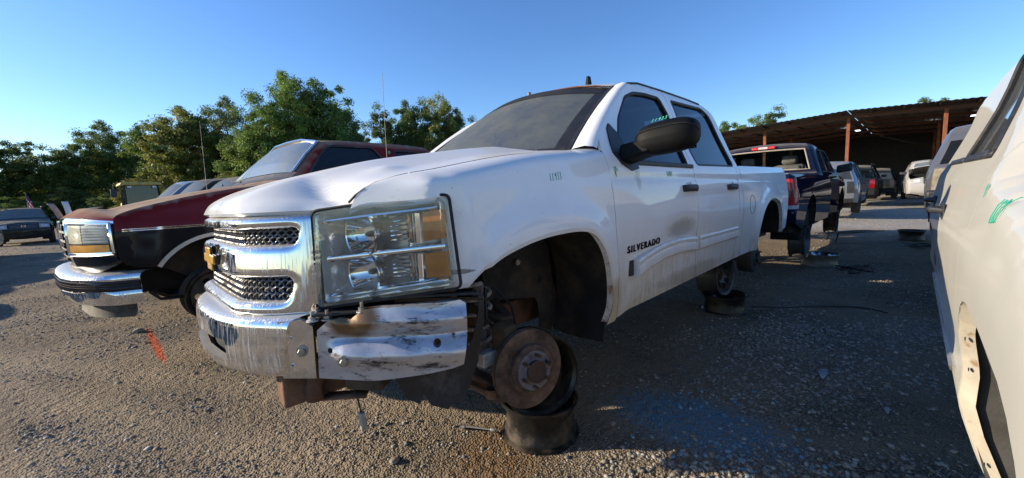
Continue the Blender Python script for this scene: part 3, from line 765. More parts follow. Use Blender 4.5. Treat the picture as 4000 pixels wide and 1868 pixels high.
        G().tube([tuple(p + np.array((0, 0, .004))) for p in side_map(s)(np.array([(-1.08, 1.752), (-1.25, 1.784), (-1.6, 1.797), (-2.1, 1.802), (-2.34, 1.793)]))], .007, 6).obj("roof_seal", M['plastic'], T)
    # cab back and rear glass
    g = G(); rows = []
    for z in np.linspace(.5, 1.72, 12):
        xr = -2.655 + .17 * max(0, (z - 1.28)) / .45; rows.append([(xr, u * (float(W0(z)) - .01), z) for u in np.linspace(-1, 1, 9)])
    g.grid(rows); g.obj("cab_back", wm, T)
    G().grid([[(-2.664 + .17 * max(0, (z - 1.28)) / .45, y, z) for y in np.linspace(-.6, .6, 7)] for z in np.linspace(1.30, 1.66, 5)]).obj("back_glass", M['sideglass'], T)
    # bed floor cover, tailgate, rear bumper, tail lamps
    G().box((-3.73, 0, 1.16), (2.05, 1.80, .04)).obj("bed_floor", wm, T)
    G().box((-4.80, 0, .93), (.05, 1.64, .62)).obj("tailgate", wm, T, bevel=.01)
    G().box((-4.87, 0, .60), (.12, 1.66, .15)).obj("rear_bumper", M['chrome_clean'], T, bevel=.03)
    for s in (1, -1): G().box((-4.79, s * .835, 1.02), (.05, .08, .38)).obj("tail_lamp", M['red_lens'], T, bevel=.012)
    # hood
    zc = spl([(-.45, 1.385), (-.081, 1.345), (.159, 1.312), (.347, 1.285), (.484, 1.262), (.65, 1.223), (.80, 1.185), (.904, 1.148), (.965, 1.115), (.988, 1.088), (1.0, 1.062)])
    hw = spl([(-.45, .779), (.50, .779), (.60, .772), (.66, .732), (.70, .682), (1.0, .682)])
    rows = []; NU, NV = 44, 60
    for i in range(NU + 1):
        row = []
        for j in range(NV + 1):
            u = -1 + 2 * j / NV; yf = u * .686; xf = float(XF(abs(yf))) - .003; xc = -.40 + .20 * (1 - u * u); t = (i / NU)**1.5; x = xf + (xc - xf) * t
            y = u * float(hw(x)); d = xf - x; sh = (1.0 - xf) * math.exp(-d / .28); z0 = float(zc(x + sh)); a = abs(u)
            ze = float(ZF(x)) + .002 if x < .70 else 1.06; ze = ze + (1.062 - ze) * math.exp(-d / .03)
            dome = float(np.interp(a, [0, .50, .52, .80, .83, 1.0], [1, .97, .95, .27, .22, 0])); dome += (1 - a**3 - dome) * math.exp(-max(0, d - .04) / .06); z = ze + (z0 - ze) * dome
            if u > 0:  # kinked metal on the driver's side
                z += .014 * math.exp(-((x - .50) / .05)**2 - ((y - .60) / .05)**2) - .010 * math.exp(-((x - .66) / .09)**2 - ((y - .50) / .10)**2)
            row.append((x, y, z))
        rows.append(row)
    g = G(); g.grid(rows); g.grid([[(p[0] - .002, p[1], p[2]) for p in rows[0]], [(p[0] - .02, p[1], p[2] - .012) for p in rows[0]]]); g.obj("hood", M['white_hood'], T, angle=70)
    # cowl
    g = G(); g.grid([[(-.40 + .2 * (1 - u * u) + dx, u * .76, z) for u in np.linspace(-1, 1, 17)] for dx, z in ((.05, 1.27), (-.02, 1.272), (-.06, 1.29))]); g.obj("cowl_panel", M['plastic'], T)
    G().tube([(-.28, -.86, 1.28), (-.285, -.862, 1.6), (-.30, -.87, 2.08)], [.004, .0025, .0018], 5).obj("antenna", M['plastic'], T)
    for s in (1, -1): G().tube([(x, s * (float(YE(x)) - .006), float(ZF(x)) - .004) for x in (.695, .68, .66, .63, .58, .5, .4, .2, 0, -.2, -.36)], .0045, 5).obj("hood_gap_shade", M['rubber'], T)  # dark tube stands in for the shade in the hood gap
    # wiper
    G().tube([(-.34, .62, 1.315), (-.27, .35, 1.325), (-.235, .05, 1.335), (-.24, -.10, 1.345)], .008, 6).obj("wiper", M['plastic'], T)
    G().tube([(-.36, .10, 1.35), (-.34, -.18, 1.37), (-.30, -.40, 1.33)], .010, 6).obj("wiper", M['white_plain'], T)
    # antenna fin and stub
    g = G(); fx, fy, fz = -1.40, .24, 1.850
    g.extrude([(-.085, 0), (.07, 0), (.05, .024), (.0, .040), (-.014, .135), (-.046, .135), (-.06, .034)], lambda u, v, d: (fx + u, fy + d * (1 - v * 4), fz + v), -.022, .022); g.obj("roof_antenna", M['mirror_black'], T, bevel=.004)
    G().lathe([(.014, 0), (.014, .035), (0, .035)], Matrix.Translation((-1.12, -.10, 1.856)), 12).obj("antenna_stub", M['hub'], T)
    # grille
    gout = [(-.576, .694), (-.3, .700), (0, .704), (.3, .700), (.576, .694), (.585, .80), (.585, 1.0), (.582, 1.052), (.3, 1.050), (0, 1.046), (-.3, 1.050), (-.582, 1.052), (-.585, 1.0), (-.585, .8)]
    h1 = rounded([(-.53, .946), (.53, .946), (.535, 1.004), (.3, 1.001), (0, .998), (-.3, 1.001), (-.535, 1.004)], .02); h2 = rounded([(-.512, .750), (0, .744), (.512, .750), (.525, .832), (0, .828), (-.525, .832)], .022)
    def gmap(P):
        d = np.minimum(np.minimum(dist_to(P, gout), dist_to(P, h1)), dist_to(P, h2)); k = np.clip(1 - d / .026, 0, 1)
        x = XF(np.abs(P[:, 0])) + .026 * np.sqrt(1 - k * k) - .012 - .10 * (P[:, 1] - .87)
        return np.stack([x, P[:, 0], P[:, 1]], 1)
    panel("grille_surround", gout, [h1, h2], .0095, gmap, M['chrome'], T, .05, (-1, 0, 0), angle=80)
    G().grid([[(float(XF(abs(y))) - .075, y, z) for y in np.linspace(-.55, .55, 23)] for z in (.72, .88, 1.03)]).obj("grille_light_block", M['dark'], T)  # dark panel added behind the grille to stop light leaking through
    for z0, z1, yl in ((.944, 1.006, .535), (.742, .834, .525)):
        g = G()
        for fam in (-1, 1):
            for k in range(-46, 47):
                y0 = k * .0245; pts = []
                for q in range(9):
                    t = q / 8; z = z0 + (z1 - z0) * t; y = y0 + fam * (z - (z0 + z1) / 2) * 1.05
                    if abs(y) > yl: continue
                    pts.append((float(XF(abs(y))) - .030 + fam * .004 * math.cos((z - z0) / .0117 * math.pi) - .10 * (z - .87), y, z))
                if len(pts) > 2: g.tube(pts, .0036, 5, False)
        tag(g.obj("grille_mesh", M['mesh'], T), kind="stuff")
    # emblem
    def bow(sc): return [(a * sc, b * sc) for a, b in ((-.115, -.018), (-.038, -.018), (-.046, -.046), (.060, -.046), (.052, -.018), (.105, -.018), (.115, .018), (.038, .018), (.046, .046), (-.060, .046), (-.052, .018), (-.105, .018))]
    e = G(); e.extrude(bow(1.14), lambda u, v, d: (.972 + d, u, .884 + v), .004, .026); eo = e.obj("emblem", M['badge'], T, bevel=.003)
    e = G(); e.extrude(bow(1.0), lambda u, v, d: (.972 + d, u, .884 + v), .025, .034); e.obj("emblem_face", M['gold'], eo, bevel=.004)
    G().grid([[(float(XF(abs(y))) + .004 + .012 * (1 - (y / .11)**4), y, z) for y in np.linspace(-.105, .105, 13)] for z in (.832, .85, .92, .944)]).obj("emblem_mount", M['chrome_clean'], T)
    # chrome bumper
    XB = spl([(0, 1.060), (.20, 1.045), (.35, 1.005), (.50, .925), (.62, .842), (.72, .772)])
    prof = spl([(0, -.15), (.06, -.09), (.12, -.030), (.145, -.010), (.165, -.001), (.25, .004), (.33, -.002), (.35, -.012), (.375, -.035), (.42, -.08)])
    prz = spl([(0, .722), (.06, .712), (.12, .700), (.145, .690), (.165, .672), (.25, .588), (.33, .508), (.35, .493), (.375, .483), (.42, .480)])
    def bmap(P):
        ay = np.abs(P[:, 0]); dz = -.012 * sstep(.25, 0, ay) * 0
        return np.stack([XB(ay) + prof(P[:, 1]) , P[:, 0], prz(P[:, 1]) + dz], 1)
    slot = rounded([(-.30, .228), (.30, .228), (.30, .300), (-.30, .300)], .012)
    panel("front_bumper", [(-.64, 0), (0, 0), (.56, 0), (.585, .08), (.56, .15), (.545, .25), (.548, .36), (.548, .42), (0, .42), (-.64, .42)], [slot], .016, bmap, M['chrome'], T, .03, (-1, 0, 0), angle=70)
    G().grid([[(float(XB(abs(y))) - .05, y, z) for y in np.linspace(-.5, .5, 15)] for z in (.5, .6, .68)]).obj("bumper_backing", M['dark'], T)
    # bumper end brace of bare steel, with ribs
    path = spl([(0, .905), (.18, .80), (.40, .66), (.62, .50), (.68, .44)]); pathy = spl([(0, .525), (.18, .645), (.40, .805), (.62, .955), (.68, .985)])
    def brmap(P):
        s_, z = P[:, 0], P[:, 1]; off = .020 * np.exp(-((z - .680) / .024)**2) + .024 * np.exp(-((z - .565) / .032)**2) - .018 * np.exp(-((z - .624) / .016)**2)
        off = off * sstep(.17, .26, s_) + .006 * np.sin(s_ * 31) * np.sin(z * 40 + s_ * 9) * .5 * sstep(.2, .3, s_) - .02 * np.exp(-((s_ - .27) / .035)**2 - ((z - .72) / .05)**2)
        return np.stack([path(s_) + off * .58, pathy(s_) + off * .81, z], 1)
    def circ(cx, cz, r, n=10, ry=1): return [(cx + r * math.cos(6.2832 * k / n), cz + r * ry * math.sin(6.2832 * k / n)) for k in range(n)]
    panel("bumper_end_plate", [(-.005, .488), (.135, .486), (.14, .668), (.10, .692), (-.005, .688)], [circ(.045, .635, .006), circ(.045, .535, .006)], .012, brmap, M['chrome_clean'], T, .02, (-.6, -.8, 0), angle=60)
    panel("bumper_end_brace", [(.146, .487), (.26, .480), (.34, .475), (.45, .482), (.62, .505), (.655, .515), (.672, .62), (.672, .725), (.655, .738), (.40, .728), (.33, .722), (.285, .692), (.245, .698), (.20, .688), (.155, .655)], [circ(.20, .585, .010), circ(.575, .60, .013, 12, 1)], .012, brmap, M['scuffed'], T, .035, (-.6, -.8, 0), angle=60)
    for (bs, bz) in ((.09, .585), (.255, .555)):
        p = brmap(np.array([(bs, bz)]))[0]; mt = Matrix.Translation(p) @ Vector((.58, .81, 0)).to_track_quat('Z', 'Y').to_matrix().to_4x4()
        b = G(); b.lathe([(.020, 0), (.020, .004), (.012, .005)], mt, 18); b.lathe([(.0125, .004), (.0125, .014), (.010, .017), (0, .017)], mt, 6); b.obj("bolt", M['bolt'], T, angle=25)
    for (x, y, z) in ((.80, .60, .692), (.825, .625, .690), (.785, .65, .690), (.70, .735, .712)):
        b = G(); mt = Matrix.Translation((x, y, z)); b.lathe([(.021, 0), (.020, .004), (.013, .006), (.013, .015), (.006, .018), (.006, .034), (0, .034)], mt, 8); b.obj("stud", M['rust_lip'] if x > .79 else M['bolt'], T, angle=25)
    G().box((.66, .62, .708), (.26, .22, .006), Matrix.Rotation(R_(-36), 3, 'Z')).obj("bumper_shelf", M['plastic'], T)
    # black filler under the lamp
    G().grid([[(float(XF(y)) - .03 - .10 * k, y, .735 + .03 * (y - .58) - .03 * k) for y in np.linspace(.54, 1.0, 9)] for k in (0, 1)]).obj("lamp_filler", M['plastic'], T)
    G().beam((.66, .745, .752), (.40, .985, .752), .03, .008).obj("fascia_strip", M['plastic'], T)
    # lamps
    for s in (1, -1):
        hl = thing_part("headlight", T)
        lo = rounded([(.581, .722), (.985, .787), (.960, 1.086), (.70, 1.066), (.583, 1.053)], .018); li = rounded([(.595, .735), (.976, .795), (.953, 1.075), (.70, 1.057), (.596, 1.044)], .014)
        def lm(off, s=s):
            def fn(P):
                x = XF(P[:, 0]) + off * .8 - .015 * sstep(.85, .97, P[:, 0]) - .03 * (P[:, 1] - .9); return ysign(np.stack([x, P[:, 0] + off * .5, P[:, 1]], 1), s)
            return fn
        sp = .02 if s > 0 else .05; iw = (-.8, -.55 * s, 0)
        lens = panel("headlight", lo, [li], sp, lm(.004), M['haze_rim'], T, .03, iw); A_ = [tuple(q) for q in lm(-.004)(np.array(resample(rounded([(.575, .715), (.992, .782), (.966, 1.094), (.70, 1.073), (.578, 1.059)], .02), .05)))]; G().tube(A_ + A_[:1], .0055, 6, False).obj("lamp_gap_shade", M['rubber'], lens)  # black tube round the lamp stands in for the shaded gap
        panel("lens", li, [], sp, lm(.012), M['clear'], lens, .01, iw)
        if s < 0: continue
        def bowl_wall(P):   # chromed housing behind the lens, stepped and faceted
            d = dist_to(P, li); dep = .105 * sstep(0, .05, d)
            return np.stack([XF(P[:, 0]) - .004 - dep * .8, P[:, 0] - dep * .55, P[:, 1]], 1)
        panel("reflector_housing", li, [], .016, bowl_wall, M['housing'], lens, 0, iw, angle=80)
        for bz in (.968, .832):
            by = .700; bx = float(XF(by)) - .040; mt = Matrix.Translation((bx - .030, by - .025, bz)) @ Vector((1, .16, 0)).to_track_quat('Z', 'Y').to_matrix().to_4x4()
            pr = [(.012 + .071 * math.sqrt(t), -.035 + .075 * t) for t in np.linspace(0, 1, 10)]
            b = G(); b.lathe(pr, mt, 28); b.lathe([(.083, .040), (.087, .043), (.087, .03), (.084, .0)], mt, 28); b.obj("reflector_bowl", M['reflector'], lens, angle=50)
            b = G(); b.lathe([(.011, -.04), (.011, .002), (.008, .012), (0, .013)], mt, 12); b.obj("bulb", M['hub'], lens)
        def bar(P0, P1, w, h, off, mat, nm):
            n = 10; rows = []
            for i in range(n):
                t = i / (n - 1); y = P0[0] + (P1[0] - P0[0]) * t; z = P0[1] + (P1[1] - P0[1]) * t; x = float(XF(y)) + off * .8; yy = y + off * .55
                rows.append([(x - w, yy - w * .6, z + h / 2), (x, yy, z + h / 2), (x + .004, yy + .003, z), (x, yy, z - h / 2), (x - w, yy - w * .6, z - h / 2)])
            G().grid(rows).obj(nm, mat, lens, angle=50)
        bar((.598, .886), (.960, .922), .05, .022, -.018, M['chrome_clean'], "lamp_bar")
        bar((.606, 1.020), (.945, 1.050), .04, .016, -.012, M['reflector'], "lamp_trim"); bar((.606, .757), (.965, .815), .04, .014, -.012, M['reflector'], "lamp_trim")
        for (z0, z1) in ((.945, 1.040), (.818, .902)):
            dz = .0
            rows = [[(float(XF(y)) - .012, y - .008, z + (y - .92) * .12) for y in np.linspace(.900, .968, 5)] for k, z in enumerate(np.linspace(z0, z1, 5))]
            G().grid(rows).obj("amber_reflector", M['amber'], lens)
            rows = [[(float(XF(.862)) - .045 + .028 * math.cos(a) * .6, .862 - .02 + .024 * math.sin(a), z) for a in np.linspace(-1.5, 1.5, 8)] for z in (z0 - .01, z1 - .005)]
            G().grid(rows).obj("side_lamp", M['reflector'], lens)
            for k in range(7):
                zz = z0 + (z1 - z0) * k / 6; G().tube([(float(XF(.775)) - .05, .765, zz), (float(XF(.835)) - .038, .828, zz + .006)], .0035, 5).obj("lamp_rib", M['reflector'], lens)
        G().tube([(float(XF(.845)) - .03, .84, .80), (float(XF(.842)) - .03, .838, 1.04)], .007, 6).obj("lamp_divider", M['reflector'], lens)
    # mirror
    sail = [(-.645, 1.225), (-.60, 1.285), (-.635, 1.42), (-.665, 1.45), (-.73, 1.40), (-.80, 1.265), (-.815, 1.205), (-.74, 1.19)]
    for s in (1, -1):
        def sm(P, s=s):
            q = side_map(s)(P); q[:, 1] += s * .010; return q
        mo = panel("mirror", sail, [], .03, sm, M['plastic'], T, .03, (0, -s, 0))
        g = G(); rows = []
        for a in np.linspace(0, math.pi, 19):
            row = []
            for b in np.linspace(0, 2 * math.pi, 29):
                cu = lambda v, e: math.copysign(abs(v)**e, v)
                x = cu(math.sin(a), .7) * cu(math.cos(b), .62) * .082; z = cu(math.sin(a), .7) * cu(math.sin(b), .75) * .082; y = cu(math.cos(a), .62) * .150
                if x > 0: x *= 1.0 - .25 * (z / .1)**2
                z += .02 * (y / .15) * 0 - .012 * (x > 0) * 0
                row.append((-.735 + x - .25 * y * .35, s * (1.16 + y), 1.342 + z + .012 * y / .15))
            rows.append(row)
        g.grid(rows); g.obj("mirror_shell", M['mirror_black'], mo, angle=60); G().tube([(p[0] * 1.0 + .003, p[1], p[2]) for p in [r[2] for r in rows]], .003, 4).obj("shell_seam", M['dark'], mo)
        g = G(); g.hexa([(-.64, s * .94, 1.235), (-.76, s * .94, 1.22), (-.78, s * 1.10, 1.265), (-.66, s * 1.10, 1.275), (-.65, s * .94, 1.325), (-.75, s * .94, 1.325), (-.79, s * 1.10, 1.345), (-.67, s * 1.10, 1.350)]); g.obj("mirror_arm", M['mirror_black'], mo, bevel=.012)
        g = G(); g.grid([[(-.822, s * (1.05 + .22 * i), 1.28 + .13 * j) for i in (0, 1)] for j in (0, 1)]); g.obj("mirror_glass", M['chrome_clean'], mo)
    # cabin
    g = G(); g.box((-.62, 0, 1.16), (.42, 1.55, .20)); g.obj("dashboard", M['plastic'], T, bevel=.06)
    for s in (1, -1):
        for sx in (-1.45, -2.25):
            g = G(); g.box((sx, s * .40, .93), (.5, .52, .18)); g.box((sx - .24, s * .40, 1.22), (.14, .50, .56), Matrix.Rotation(R_(-14), 3, 'Y')); g.box((sx - .31, s * .40, 1.57), (.10, .26, .17)); g.obj("seat", M['seat'], T, bevel=.05)
    G().lathe([(.19 + .014 * math.cos(a), .014 * math.sin(a)) for a in np.linspace(0, 2 * math.pi, 9)[:-1]], Matrix.Translation((-.90, .40, 1.23)) @ Matrix.Rotation(R_(-62), 4, 'Y'), 28, True).obj("steering_wheel", M['plastic'], T)
    G().box((-1.6, 0, .62), (2.0, 1.72, .10)).obj("cab_floor", M['dark'], T)
    # underside: rails, light block in the engine space, sills
    for s in (1, -1):
        g = G(); g.box((-1.9, s * .44, .43), (5.6, .09, .15)); g.obj("frame_rail", M['rust'], T, bevel=.012)
        g = G(); g.beam((.66, s * .44, .54), (.0, s * .46, .43), .10, .14); g.obj("frame_horn", M['rust'], T, bevel=.015)
        # wheel-well liner: barrel and inner wall
        al = [(.44, .80), (.36, .87), (.2, .915), (0, .945), (-.2, .945), (-.33, .90), (-.43, .80), (-.485, .66), (-.50, .52), (-.49, .40), (-.46, .30)]
        A = [(x, s * (float(W0(max(z, .45))) - .024), z) for x, z in al]; rows = []
        for k, yy in enumerate((0, .12, .26, .38)): rows.append([(x + .02 * k * (x / .5), s * (abs(y) - yy), z + .012 * math.sin(k * 1.3 + x * 9)) for x, y, z in A])
        g = G(); g.grid(rows); g.obj("wheel_liner", M['liner'], T, angle=70)
        iw_ = [(.44, .80), (.36, .87), (.2, .915), (0, .945), (-.2, .945), (-.33, .90), (-.43, .80), (-.485, .66), (-.50, .52), (-.49, .40), (-.46, .30), (-.33, .36), (-.315, .50), (-.30, .535), (.02, .575), (.055, .72), (.10, .73), (.12, .84), (.18, .85)]
        iw2 = iw_[:1] + iw_[1:]
        def im(P, s=s): return np.stack([P[:, 0], s * (.60 + .015 * np.sin(P[:, 0] * 14) + .012 * np.sin(P[:, 1] * 17)), P[:, 1]], 1)
        panel("liner_wall", iw2, [], .05, im, M['liner'], T, .006, (0, -s, 0))
        if s > 0:
            for (cx, cz, cr) in ((-.18, .745, .016), (-.33, .80, .014), (-.36, .62, .011), (-.24, .84, .009)):
                G().lathe([(cr, 0), (cr * .9, .006), (cr * .4, .008), (0, .006)], Matrix.Translation((cx, .615, cz)) @ Matrix.Rotation(R_(-90), 4, 'X'), 10).obj("liner_clip", M['rust_lip'] if cr > .012 else M['plastic'], T)
    G().box((.28, 0, .72), (.78, .74, .46)).obj("bay_light_block", M['dark'], T)  # dark box added inside the nose to stop light leaks, no engine modelled
    G().box((-1.9, 0, .46), (4.6, .6, .10)).obj("underbody", M['under'], T)
    G().box((-2.45, 0, .52), (3.7, 1.60, .04)).obj("floor_pan", M['under'], T)
    # front suspension on the driver's side
    def corner(s):
        hub = Vector((.07, s * .90, .345)); tilt = Matrix.Rotation(R_(-13 * s), 3, 'Z') @ Matrix.Rotation(R_(4), 3, 'X')
        mt = Matrix.Translation(hub) @ tilt.to_4x4() @ Matrix.Rotation(R_(-90 * s), 4, 'X')
        g = G(); g.lathe([(.072, .012), (.110, .012), (.165, .012), (.168, .009), (.168, .002), (.160, .001), (.160, -.010), (.168, -.011), (.168, -.020), (.10, -.020)], mt, 56); ro = g.obj("brake_disc", M['rust_rotor'], T, angle=30)
        g = G(); g.lathe([(.108, .010), (.104, .034), (.094, .042), (.074, .043)], mt, 40); g.obj("disc_hat", M['rust_rotor'], ro, angle=30)
        g = G(); g.lathe([(.082, .041), (.082, .046), (.050, .047), (.046, .050), (.046, .064), (.040, .066), (.032, .060), (0, .058)], mt, 36); g.obj("hub", M['hub'], ro, angle=30)
        g = G(); g.lathe([(.046, .050), (.047, .068), (.040, .072), (.034, .066), (0, .064)], mt, 30); g.obj("hub_cap", M['rust_dark'], ro, angle=30)
        for k in range(6):
            a = 2 * math.pi * (k + .35) / 6; m2 = mt @ Matrix.Translation((.066 * math.cos(a), .066 * math.sin(a), .044)); g = G(); g.lathe([(.0075, 0), (.0075, .040), (.005, .043), (0, .043)], m2, 10); g.obj("wheel_stud", M['rust'], ro)
        g = G(); g.lathe([(.07, -.02), (.07, -.07), (.04, -.09), (.04, -.14)], mt, 20); g.obj("knuckle", M['under'], T)
        g = G(); g.hexa([tuple(hub + Vector(p)) for p in ((.02, -s * .12, -.16), (.12, -s * .12, -.16), (.10, -s * .05, -.14), (.02, -s * .05, -.14), (.0, -s * .12, .20), (.10, -s * .12, .20), (.07, -s * .05, .18), (.0, -s * .05, .18))]); g.obj("caliper_bracket", M['under'], T, bevel=.015)
        g = G(); g.beam((.17, s * .38, .30), (.10, s * .80, .20), .07, .05); g.beam((-.17, s * .38, .30), (.05, s * .80, .20), .07, .05); g.obj("lower_arm", M['rust'], T, bevel=.012)
        g = G(); g.beam((.15, s * .42, .60), (.08, s * .78, .53), .05, .035); g.beam((-.10, s * .42, .60), (.06, s * .78, .53), .05, .035); g.obj("upper_arm", M['under'], T, bevel=.01)
        g = G(); pts = [(.08 + .055 * math.cos(a), s * .60 + .055 * math.sin(a), .33 + .0435 * a / 3.1416 * .8) for a in np.linspace(0, 2 * math.pi * 5.2, 110)]; g.tube(pts, .0105, 8); g.obj("coil_spring", M['rust_lip'], T)
        g = G(); g.lathe([(.03, 0), (.03, .42)], Matrix.Translation((.08, s * .60, .26)), 14); g.obj("damper", M['hub'], T)
        g = G(); g.tube([(.12, s * .70, .68), (.14, s * .72, .55), (.10, s * .76, .45), (.08, s * .80, .38)], .008, 6); g.tube([(.02, s * .64, .66), (-.04, s * .70, .56), (.0, s * .76, .48), (.06, s * .82, .42)], .006, 6); g.obj("brake_hose", M['cable'], T)
        g = G(); g.tube([(.18, s * .50, .22), (.20, s * .80, .24)], .014, 8); g.lathe([(.025, -.02), (.03, 0), (.025, .02)], Matrix.Translation((.20, s * .80, .25)), 10); g.obj("tie_rod", M['rust'], T)
        g = G(); g.tube([(.30, s * .66, .76), (.28, s * .68, .66), (.25, s * .70, .60), (.26, s * .70, .42)], .016, 8); g.obj("stabiliser_link", M['rust'], T)
        g = G(); g.box((.19, s * .78, .40), (.10, .05, .06)); g.obj("caliper_tag", M['rust_lip'], T, bevel=.005)
    corner(1); corner(-1)
    G().beam((.16, -.5, .30), (.16, .5, .30), .14, .12).obj("crossmember", M['under'], T, bevel=.02)
    # rear axle and drums
    G().tube([(-3.645, -.85, .32), (-3.645, .85, .32)], .05, 12).obj("rear_axle", M['under'], T)
    for s in (1, -1):
        mt = Matrix.Translation((-3.645, s * .80, .315)) @ Matrix.Rotation(R_(-90 * s), 4, 'X'); g = G(); g.lathe([(.04, -.12), (.16, -.10), (.165, -.02), (.165, .03), (.155, .045), (.10, .05), (.09, .06), (.05, .062), (.05, .085), (0, .085)], mt, 36); dr = g.obj("brake_drum", M['hub_dark'], T, angle=35)
        for k in range(6):
            a = k * math.pi / 3; g = G(); g.lathe([(.0075, .05), (.0075, .10), (0, .10)], mt @ Matrix.Translation((.07 * math.cos(a), .07 * math.sin(a), 0)), 8); g.obj("wheel_stud", M['rust'], dr)
        G().box((-3.6, s * .5, .44), (1.3, .06, .05)).obj("leaf_spring", M['under'], T)
    # hanging splash flap
    fl = [(.60, .50), (.32, .50), (.285, .70), (.265, .70), (.275, .42), (.33, .33), (.38, .295), (.42, .30), (.44, .285), (.50, .32), (.52, .37), (.54, .335), (.59, .38), (.62, .46)]
    def fm(P): return np.stack([P[:, 0], .80 + .12 * (.60 - P[:, 0]) + .03 * np.sin(P[:, 1] * 12) + .06 * (.5 - P[:, 1]), P[:, 1]], 1)
    panel("splash_flap", fl, [], .03, fm, M['plastic'], T, .004, (0, -1, 0))
    # tow hook, bracket and dangling connector
    g = G(); g.grid([[(.80 + .03 * math.cos(a) - .02 * k, .50 + .03 * math.sin(a) + .05 * k, z) for a in np.linspace(-1.2, 2.2, 9)] for k, z in ((0, .365), (0, .41), (.4, .47), (.6, .52))]); g.grid([[(.795 - .05 * a, .49 + .10 * a, .352 + .02 * a) for a in (0, 1, 2)], [(.76 - .05 * a, .44 + .10 * a, .350 + .02 * a) for a in (0, 1, 2)]]); g.obj("tow_hook", M['rust'], T, solid=.008)
    g = G(); g.extrude([(.44, .485), (.60, .485), (.56, .455), (.51, .435), (.47, .46)], lambda u, v, d: (float(XF(u)) - .02 + d, u - .06, v), -.03, .0); g.obj("bumper_bracket", M['rust'], T, bevel=.004)
    g = G(); g.box((.66, .66, .44), (.10, .14, .05), Matrix.Rotation(R_(35), 3, 'Z')); g.obj("bumper_bracket", M['under'], T, bevel=.01)
    g = G(); g.tube([(.70, .62, .47), (.71, .63, .41), (.70, .635, .36), (.695, .638, .315)], .0028, 6); c = g.obj("loose_wire", M['cable'], T)
    g = G(); g.box((.693, .638, .29), (.018, .026, .05)); g.box((.688, .634, .262), (.022, .018, .03)); g.obj("plug", M['haze_plug'], c, bevel=.003)
    # fuel door seam, bed badge
    y = float(W0(.92)) + .004
    g = G(); L = [(-2.95 + .085 * math.cos(a), .92 + .085 * math.sin(a)) for a in np.linspace(0, 2 * math.pi, 33)]; A = side_map(1)(np.array(L)); g.tube([tuple(p) for p in A], .0025, 5, False); g.obj("fuel_door", M['rubber'], T)
    # lettering and crayon numbers
    def letters(txt, x0, x1, z0, z1, h, mat, nm, s=1):
        cu = bpy.data.curves.new(nm, 'FONT'); cu.body = txt; cu.size = h * 1.38; cu.extrude = .004; cu.shear = .12; cu.offset = .0006; cu.space_character = 1.35; cu.materials.append(mat); o = bpy.data.objects.new(nm, cu); COL.objects.link(o); o.parent = T
        d = Vector((x1 - x0, 0, z1 - z0)); L = d.length; X = d.normalized(); Z = Vector((0, 1, 0)); Y = Z.cross(X)
        bpy.context.view_layer.update(); w = max(o.dimensions.x, 1e-3)
        m = Matrix((X, Y, Z)).transposed().to_4x4(); o.matrix_local = Matrix.Translation((x0, float(W0((z0 + z1) / 2)) + .003, z0)) @ m @ Matrix.Diagonal((L / w, 1, 1, 1)); dg = bpy.context.evaluated_depsgraph_get(); me = bpy.data.meshes.new_from_object(o.evaluated_get(dg)); q = bpy.data.objects.new(nm, me); COL.objects.link(q); q.parent = T; q.matrix_local = o.matrix_local.copy(); bpy.data.objects.remove(o); return q
    letters("SILVERADO", -.632, -1.012, .754, .768, .038, M['badge'], "lettering")
    STROKES = {'1': [[(.3, 0), (.42, 1)]], '9': [[(.8, .75), (.55, 1), (.25, .8), (.35, .55), (.7, .6), (.8, .8), (.65, 0)]], '3': [[(.2, .95), (.6, 1), (.75, .8), (.4, .55), (.75, .4), (.7, .1), (.2, 0)]], '2': [[(.15, .8), (.45, 1), (.75, .8), (.15, 0), (.8, .05)]], '5': [[(.8, 1), (.3, 1), (.2, .6), (.6, .6), (.75, .3), (.5, 0), (.1, .1)]], 'F': [[(1, .55), (.3, .95), (.05, .6), (.3, .1)], [(.35, .5), (.9, .45)], [(.5, .95), (.4, -.15)]]}
    def scrawl(txt, fn, w, h, mat, parent, r=.0015, nm="crayon_number"):
        g = G()
        for i, ch in enumerate(txt):
            for st in STROKES[ch]:
                g.tube([fn((i + a * .8) * w, b * h) for a, b in chaikin(st, 1)], r, 5)
        return g.obj(nm, mat, parent)
    globals()['scrawl'] = scrawl
    on = lambda x0, z0, sl=.0: (lambda u, v: (x0 - u, float(W0(z0 + v + sl * u)) + .001 + float(flare(np.array(x0 - u), np.array(z0 + v))), z0 + v + sl * u))
    scrawl("11933", on(-.035, 1.135, .1), .017, .032, M['marker'], T, .0013); scrawl("11933", on(-1.17, 1.165, .02), .016, .03, M['marker'], T)
    scrawl("F", on(-.555, 1.165), .045, .05, M['marker'], T, .0018)
    scrawl("11933", lambda u, v: (-.655 - .05 * u - .55 * v, 1.115 + u, 1.412 + .55 * v + .10 * u), .016, .028, M['marker_lit'], T)
    lx = lambda u, v: (float(XF(.66 + .0 * u + v * .3)) + .012, .672 + .55 * v, .985 - u)
    scrawl("1933", lambda u, v: (float(XF(.705 + .25 * u - .5 * v)) + .0125, .705 + .25 * u + .6 * v, 1.028 - u), .028, .03, M['marker'], T)

def thing_part(name, parent): return None

